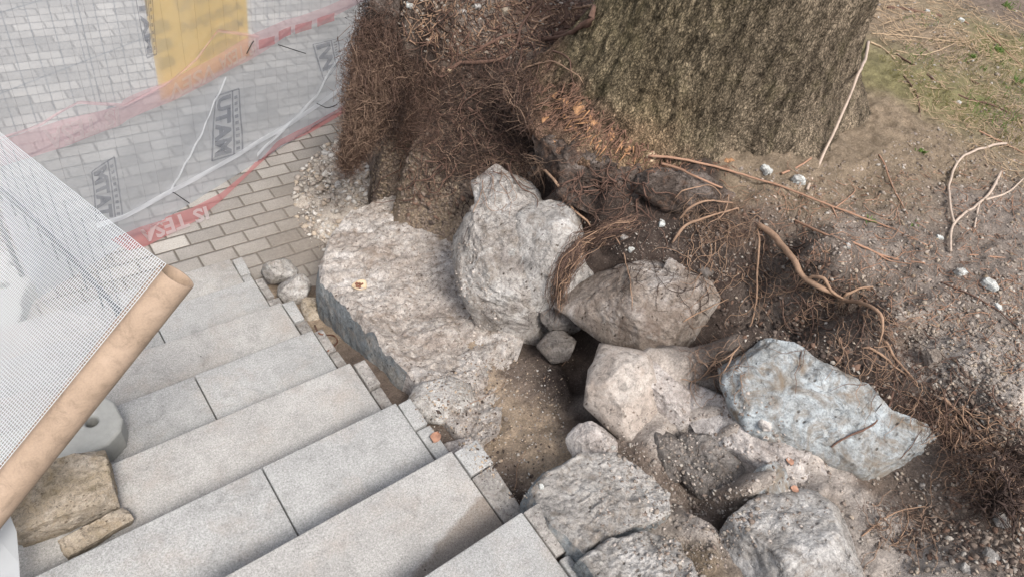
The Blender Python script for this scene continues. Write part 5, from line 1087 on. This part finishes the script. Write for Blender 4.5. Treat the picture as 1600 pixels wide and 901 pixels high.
def logo(corners, txt, top=True):
    rects = [stroke((0, 0), (0, 1), .012, 0), stroke((1, 0), (1, 1), .014, 0), stroke((0, 0), (1, 0), .03, 0), stroke((0, 1), (1, 1), .03, 0), stroke((0, .72), (1, .72), .03, 0)]
    if not top: rects = rects[:-1]
    uv = []; F_ = []
    for q_ in rects:
        b_ = len(uv); N0 = 8
        for k_ in range(N0+1):
            t = k_/N0; uv.append(q_[0]*(1-t)+q_[3]*t); uv.append(q_[1]*(1-t)+q_[2]*t)
        F_ += [(b_+2*k_, b_+2*k_+1, b_+2*k_+3, b_+2*k_+2) for k_ in range(N0)]
    for j in range(9):
        b_ = len(uv); x = .06+j*.1; uv += [np.array(p_) for p_ in ((x, .79), (x+.05, .79), (x+.05, .92), (x, .92))]; F_.append((b_, b_+1, b_+2, b_+3))
    V0, F0 = text_mesh(txt, .05); V0 = V0*np.array([.92, .58])+np.array([.04, .07]); b_ = len(uv); uv += list(V0); F_ += [tuple(i+b_ for i in f) for f in F0]
    mesh_obj('printed_logo', quad_uv(corners, uv, -.010), F_, M['print'], sh, smooth=False)
# text runs upwards in the picture: lower left, lower right, upper right, upper left of each logo
logo([(328, 250), (336, 150), (372, 140), (375, 240)][0:1]+[(336, 150), (372, 138), (376, 236)], 'MATU')
logo([(505, 128), (490, 70), (527, 60), (532, 95)], 'WI')
logo([(150, 345), (142, 268), (178, 245), (190, 340)], 'TATM')
logo([(228, 90), (208, -30), (236, -34), (244, 84)], 'MATU')
def band(top, bot, mat, name, parent, off=-.012, n=70, jit=.0):
    T_ = np.array(top, float); B_ = np.array(bot, float)
    def rs(A__): d = np.r_[0, np.cumsum(np.linalg.norm(np.diff(A__, axis=0), axis=1))]; x_ = np.linspace(0, d[-1], n); return np.stack([np.interp(x_, d, A__[:, k]) for k in (0, 1)], -1)
    T_, B_ = rs(T_), rs(B_); rows = []
    for w in np.linspace(0, 1, 5):
        row = []
        for i in range(n):
            p = T_[i]*(1-w)+B_[i]*w; row.append(onsheet(p, off+.0015*math.sin(w*5+i*.5)))
        rows.append(row)
    return mesh_obj(name, np.array(rows).reshape(-1, 3), grid_faces(5, n), M[mat], parent)
def strip(line, w, mat, name, parent, off=-.014): L_ = np.array(line, float); return band(L_+[0, -w/2], L_+[0, w/2], mat, name, parent, off)
strip([(150, 352), (190, 338), (265, 297), (330, 262), (450, 192), (545, 128)], 8, 'strap', 'sheet_fold', sh)
strip([(262, 300), (285, 258), (315, 205), (332, 160), (352, 122)], 6, 'strap', 'sheet_fold', sh)
strip([(398, 240), (440, 200), (490, 148), (515, 105), (538, 72), (560, 25)], 6, 'strap', 'sheet_fold', sh, -.02)
# bottom red tape lying along the foot of the sheeting
tp = empty('barrier_tape', fpos(.3, 0), 'red and white barrier tape with upside down lettering along the foot of the white sheeting', 'barrier tape')
band([(170, 372), (215, 352), (262, 338), (300, 325), (345, 302), (386, 268), (430, 218), (480, 193), (546, 158)], [(200, 392), (228, 385), (265, 366), (305, 346), (350, 310), (389, 272), (434, 230), (484, 208), (550, 170)], 'red_tape', 'tape', tp, -.02)
print_text('IS TESA', [(322, 322), (212, 356), (222, 382), (328, 342)], 'white_print', tp, -.03, bold=.03)
t2 = empty('barrier_tape', fpos(.3, .9), 'faded red and white barrier tape crossing in front of the orange sign', 'barrier tape')
band([(-40, 232), (30, 205), (100, 182), (180, 160), (186, 150), (260, 122), (330, 88), (396, 48), (470, 22), (570, -22)], [(-20, 262), (50, 242), (120, 216), (182, 192), (190, 184), (262, 156), (330, 122), (398, 84), (472, 42), (575, -4)], 'pink_tape', 'tape', t2, -.03)
print_text('IS TESA', [(175, 162), (60, 200), (68, 232), (178, 190)], 'white_print', t2, -.04, bold=.03); print_text('VSEV', [(330, 92), (255, 130), (258, 152), (330, 118)], 'white_print', t2, -.04)
print_text('IS TESA', [(392, 56), (335, 88), (338, 112), (394, 78)], 'white_print', t2, -.04)
for a_, b_ in (((398, 60), (425, 54)), ((432, 48), (452, 40)), ((458, 38), (482, 30)), ((490, 26), (515, 16))): band([a_, b_], [(a_[0], a_[1]+14), (b_[0], b_[1]+13)], 'red_tape', 'tape_stripe', t2, -.036, 12)
strip([(-30, 218), (55, 190), (112, 153), (182, 158), (250, 128), (300, 88), (332, 44), (396, 54)], 5, 'pink_tape', 'tape_edge', t2, -.045)
# sign
sg = empty('sign', fpos(.65, .8, .03), 'orange warning board with dark printed lines seen through the white sheeting', 'sign')
M['board'] = mat_film('orange_board', (.98, .72, .13), .97, .02)
sq = [(.331, .772), (.985, .80), (.985, 1.75), (.331, 1.75)]; mb = MB(); V_ = [fpos(s, z, .024) for s, z in sq]+[fpos(s, z, .030) for s, z in sq]; mb.add(V_, [(0, 1, 2, 3), (7, 6, 5, 4), (0, 4, 5, 1), (1, 5, 6, 2), (2, 6, 7, 3), (3, 7, 4, 0)]); mb.build('board', M['board'], sg, smooth=False)
M['sign_ink'] = mat_plain('sign_ink', (.50, .33, .045), .7, .2, 60, 0)
def sign_text(txt, s0, s1, z0, z1, slope=0.0, bold=.02):
    V0, F0 = text_mesh(txt, bold); s = s0+(s1-s0)*V0[:, 0]; z = z0+(z1-z0)*V0[:, 1]; mesh_obj('lettering', fpos(s, z, .020), F0, M['sign_ink'], sg, smooth=False)
sign_text('NAJVIŠJA', .52, .95, 1.09, 1.17); sign_text('OBREM', .70, .95, 1.0, 1.06); sign_text('OBVEZNO', .60, .93, .90, .97); sign_text('UPORABA', .50, .95, 1.22, 1.31)
mb = MB()
for z0 in (.95, 1.05, 1.15): mb.add([fpos(.35, z0, .021), fpos(.45, z0, .021), fpos(.44, z0+.05, .021), fpos(.36, z0+.07, .021)], [(0, 1, 2, 3)])
mb.build('pictogram', M['sign_ink'], sg, smooth=False)
# ties
for pts, lab in (([(262, 296), (266, 298), (288, 313)], 'black wire tie on the white fold near the red tape'), ([(427, 66), (445, 72), (470, 80)], 'black wire tie right of the orange sign'), ([(377, 80), (384, 66), (388, 60)], 'short black tie on the orange sign edge'), ([(488, 158), (505, 165), (520, 160)], 'black tie where the two white folds cross')):
    P3 = [fpos(*fsz(x, y), -.04) for x, y in pts]; mb = MB(); mb.tube(smooth_line(P3, 10), .003, 6); tag(mb.build('wire_tie', M['black'], origin=P3[0]), lab, 'wire tie')

# ================================================================ ROLL OF NETTING ON A CARDBOARD TUBE
rl = empty('netting_roll', pd(-150, 965, 1.72), 'cardboard tube with white glassfibre netting unrolled from it, leaning in the left foreground', 'netting roll')
ct = NT('cardboard')
cc = ct.ramp(ct.noise(9, 5, .6), [(.3, (.28, .205, .148)), (.6, (.33, .245, .18)), (.8, (.38, .285, .215))]); cc = ct.mix(cc, ct.ramp(ct.noise(18, 8, .75, dist=1.2), [(.36, .72), (.5, 1.), (.7, 1.12)]), .8, 'MULTIPLY'); cc = ct.mix(cc, ct.ramp(ct.noise(220, 3, .6), [(.3, .85), (.7, 1.1)]), .6, 'MULTIPLY')
M['card'] = ct.out(cc, .75, ct.bump(ct.noise(120, 4), .0008), .25)
TA, TB_ = pd(276, 430, 1.66), pd(-150, 965, 1.72); ax = tri_norm(TB_-TA); RT = .047
a1 = tri_norm(np.cross(ax, [0, 0, 1.])); a2 = np.cross(ax, a1); th = np.linspace(0, 2*math.pi, 64, endpoint=False); L = np.linalg.norm(TB_-TA)
def circ(p, r_): return p+(a1*np.cos(th)[:, None]+a2*np.sin(th)[:, None])*r_
rg = [circ(TA+ax*.12, RT-.005), circ(TA+ax*.002, RT-.005), circ(TA, RT-.004), circ(TA, RT-.001), circ(TA+ax*.002, RT)]+[circ(TA+ax*L*t, RT*(1+.004*math.sin(t*9))) for t in np.linspace(.02, 1, 30)]+[circ(TB_, RT-.005), circ(TB_-ax*.1, RT-.005)]
rg = np.array(rg); f_ = grid_faces(len(rg), 64); f_ = list(map(tuple, f_))+[(i*64+63, i*64, (i+1)*64, (i+1)*64+63) for i in range(len(rg)-1)]; f_.append(tuple(range(64)))
mesh_obj('cardboard_tube', rg.reshape(-1, 3), f_, M['card'], rl)
mb = MB()
for t0 in (.22, .42, .64, .86):     # pale seam lines wound round the tube
    u = np.linspace(-.5, 2.4, 40); mb.tube(TA[None]+ax[None]*(L*t0+.018*u)[:, None]+(a1[None]*np.cos(u)[:, None]+a2[None]*np.sin(u)[:, None])*(RT+.0003), .0006, 4)
M['seam'] = mat_plain('seam', (.70, .55, .42), .6, .1, 50, 0); mb.build('seam', M['seam'], rl)
# netting: warp threads along the tube, weft threads away from it
T0, T1 = pd(258, 414, 1.60), pd(-170, 940, 1.66); E0, E1 = pd(-70, 151, 2.45), pd(-560, 640, 2.2)
vdir = ray(60, 600); vdir = vdir/np.linalg.norm(vdir)
def net(u, v):
    P_ = (T0*(1-u)[..., None]+T1*u[..., None])*(1-v)[..., None]+(E0*(1-u)[..., None]+E1*u[..., None])*v[..., None]
    b = .16*np.sin(np.pi*np.clip(v, 0, 1))*np.sin(np.pi*np.clip(u*.9, 0, 1))+.035*np.sin(9*u+4*v)*np.clip(u*2, 0, 1)*np.clip(v*3, 0, 1)+.03*np.clip(.06-v, 0, 1)/.06*0
    q_ = np.stack([u*2, v*2, 0*u], -1); b = b+fbm(q_, 2, 3, 501)*.03*np.clip(v*4, 0, 1)*np.clip(u*5, 0, 1)
    P_ = P_+vdir*b[..., None]; 
    return P_-vdir*(.012*np.clip(1-v/.05, 0, 1))[..., None]
M['net'] = mat_plain('white_glassfibre', (.58, .60, .62), .5, .05, 40, 0)
nu_ = int(np.linalg.norm(T1-T0)/.0098); nv_ = int(np.linalg.norm(E0-T0)/.0098)
vv = np.linspace(0, 1, 70); uu = np.linspace(0, .93, nu_); UU = np.repeat(uu[:, None], 70, 1)+.0012*fbm(np.stack([np.repeat(uu[:, None]*3, 70, 1), np.repeat(vv[None]*8, nu_, 0), 0*np.repeat(uu[:, None], 70, 1)], -1), 2, 2, 5)
V1, F1 = strands(net(UU, np.repeat(vv[None], nu_, 0)), .00085*np.ones((nu_, 70)), 4)
u_ = np.linspace(0, .93, 70); vvs = np.linspace(0, 1, nv_); Va, Fa = strands(net(np.repeat(u_[None], nv_, 0), np.repeat(vvs[:, None], 70, 1)), .00085*np.ones((nv_, 70)), 4)
mesh_obj('netting', np.vstack([V1, Va]), np.vstack([F1, Fa+len(V1)]), M['net'], rl)['kind'] = 'stuff'
# loose end of sheeting hanging under the tube
q_ = [(-60, 860), (-5, 838), (14, 800), (26, 830), (30, 880), (34, 960), (-60, 960)]; P_ = np.array([pd(x, y, 1.86+.01*math.sin(i*2)) for i, (x, y) in enumerate(q_)]); P2 = P_+np.array([.0, .004, -.001])
mesh_obj('loose_end', np.vstack([P_, P2]), [tuple(range(7)), tuple(range(13, 6, -1))]+[(i, (i+1) % 7, 7+(i+1) % 7, 7+i) for i in range(7)], M['film'], rl, smooth=False)
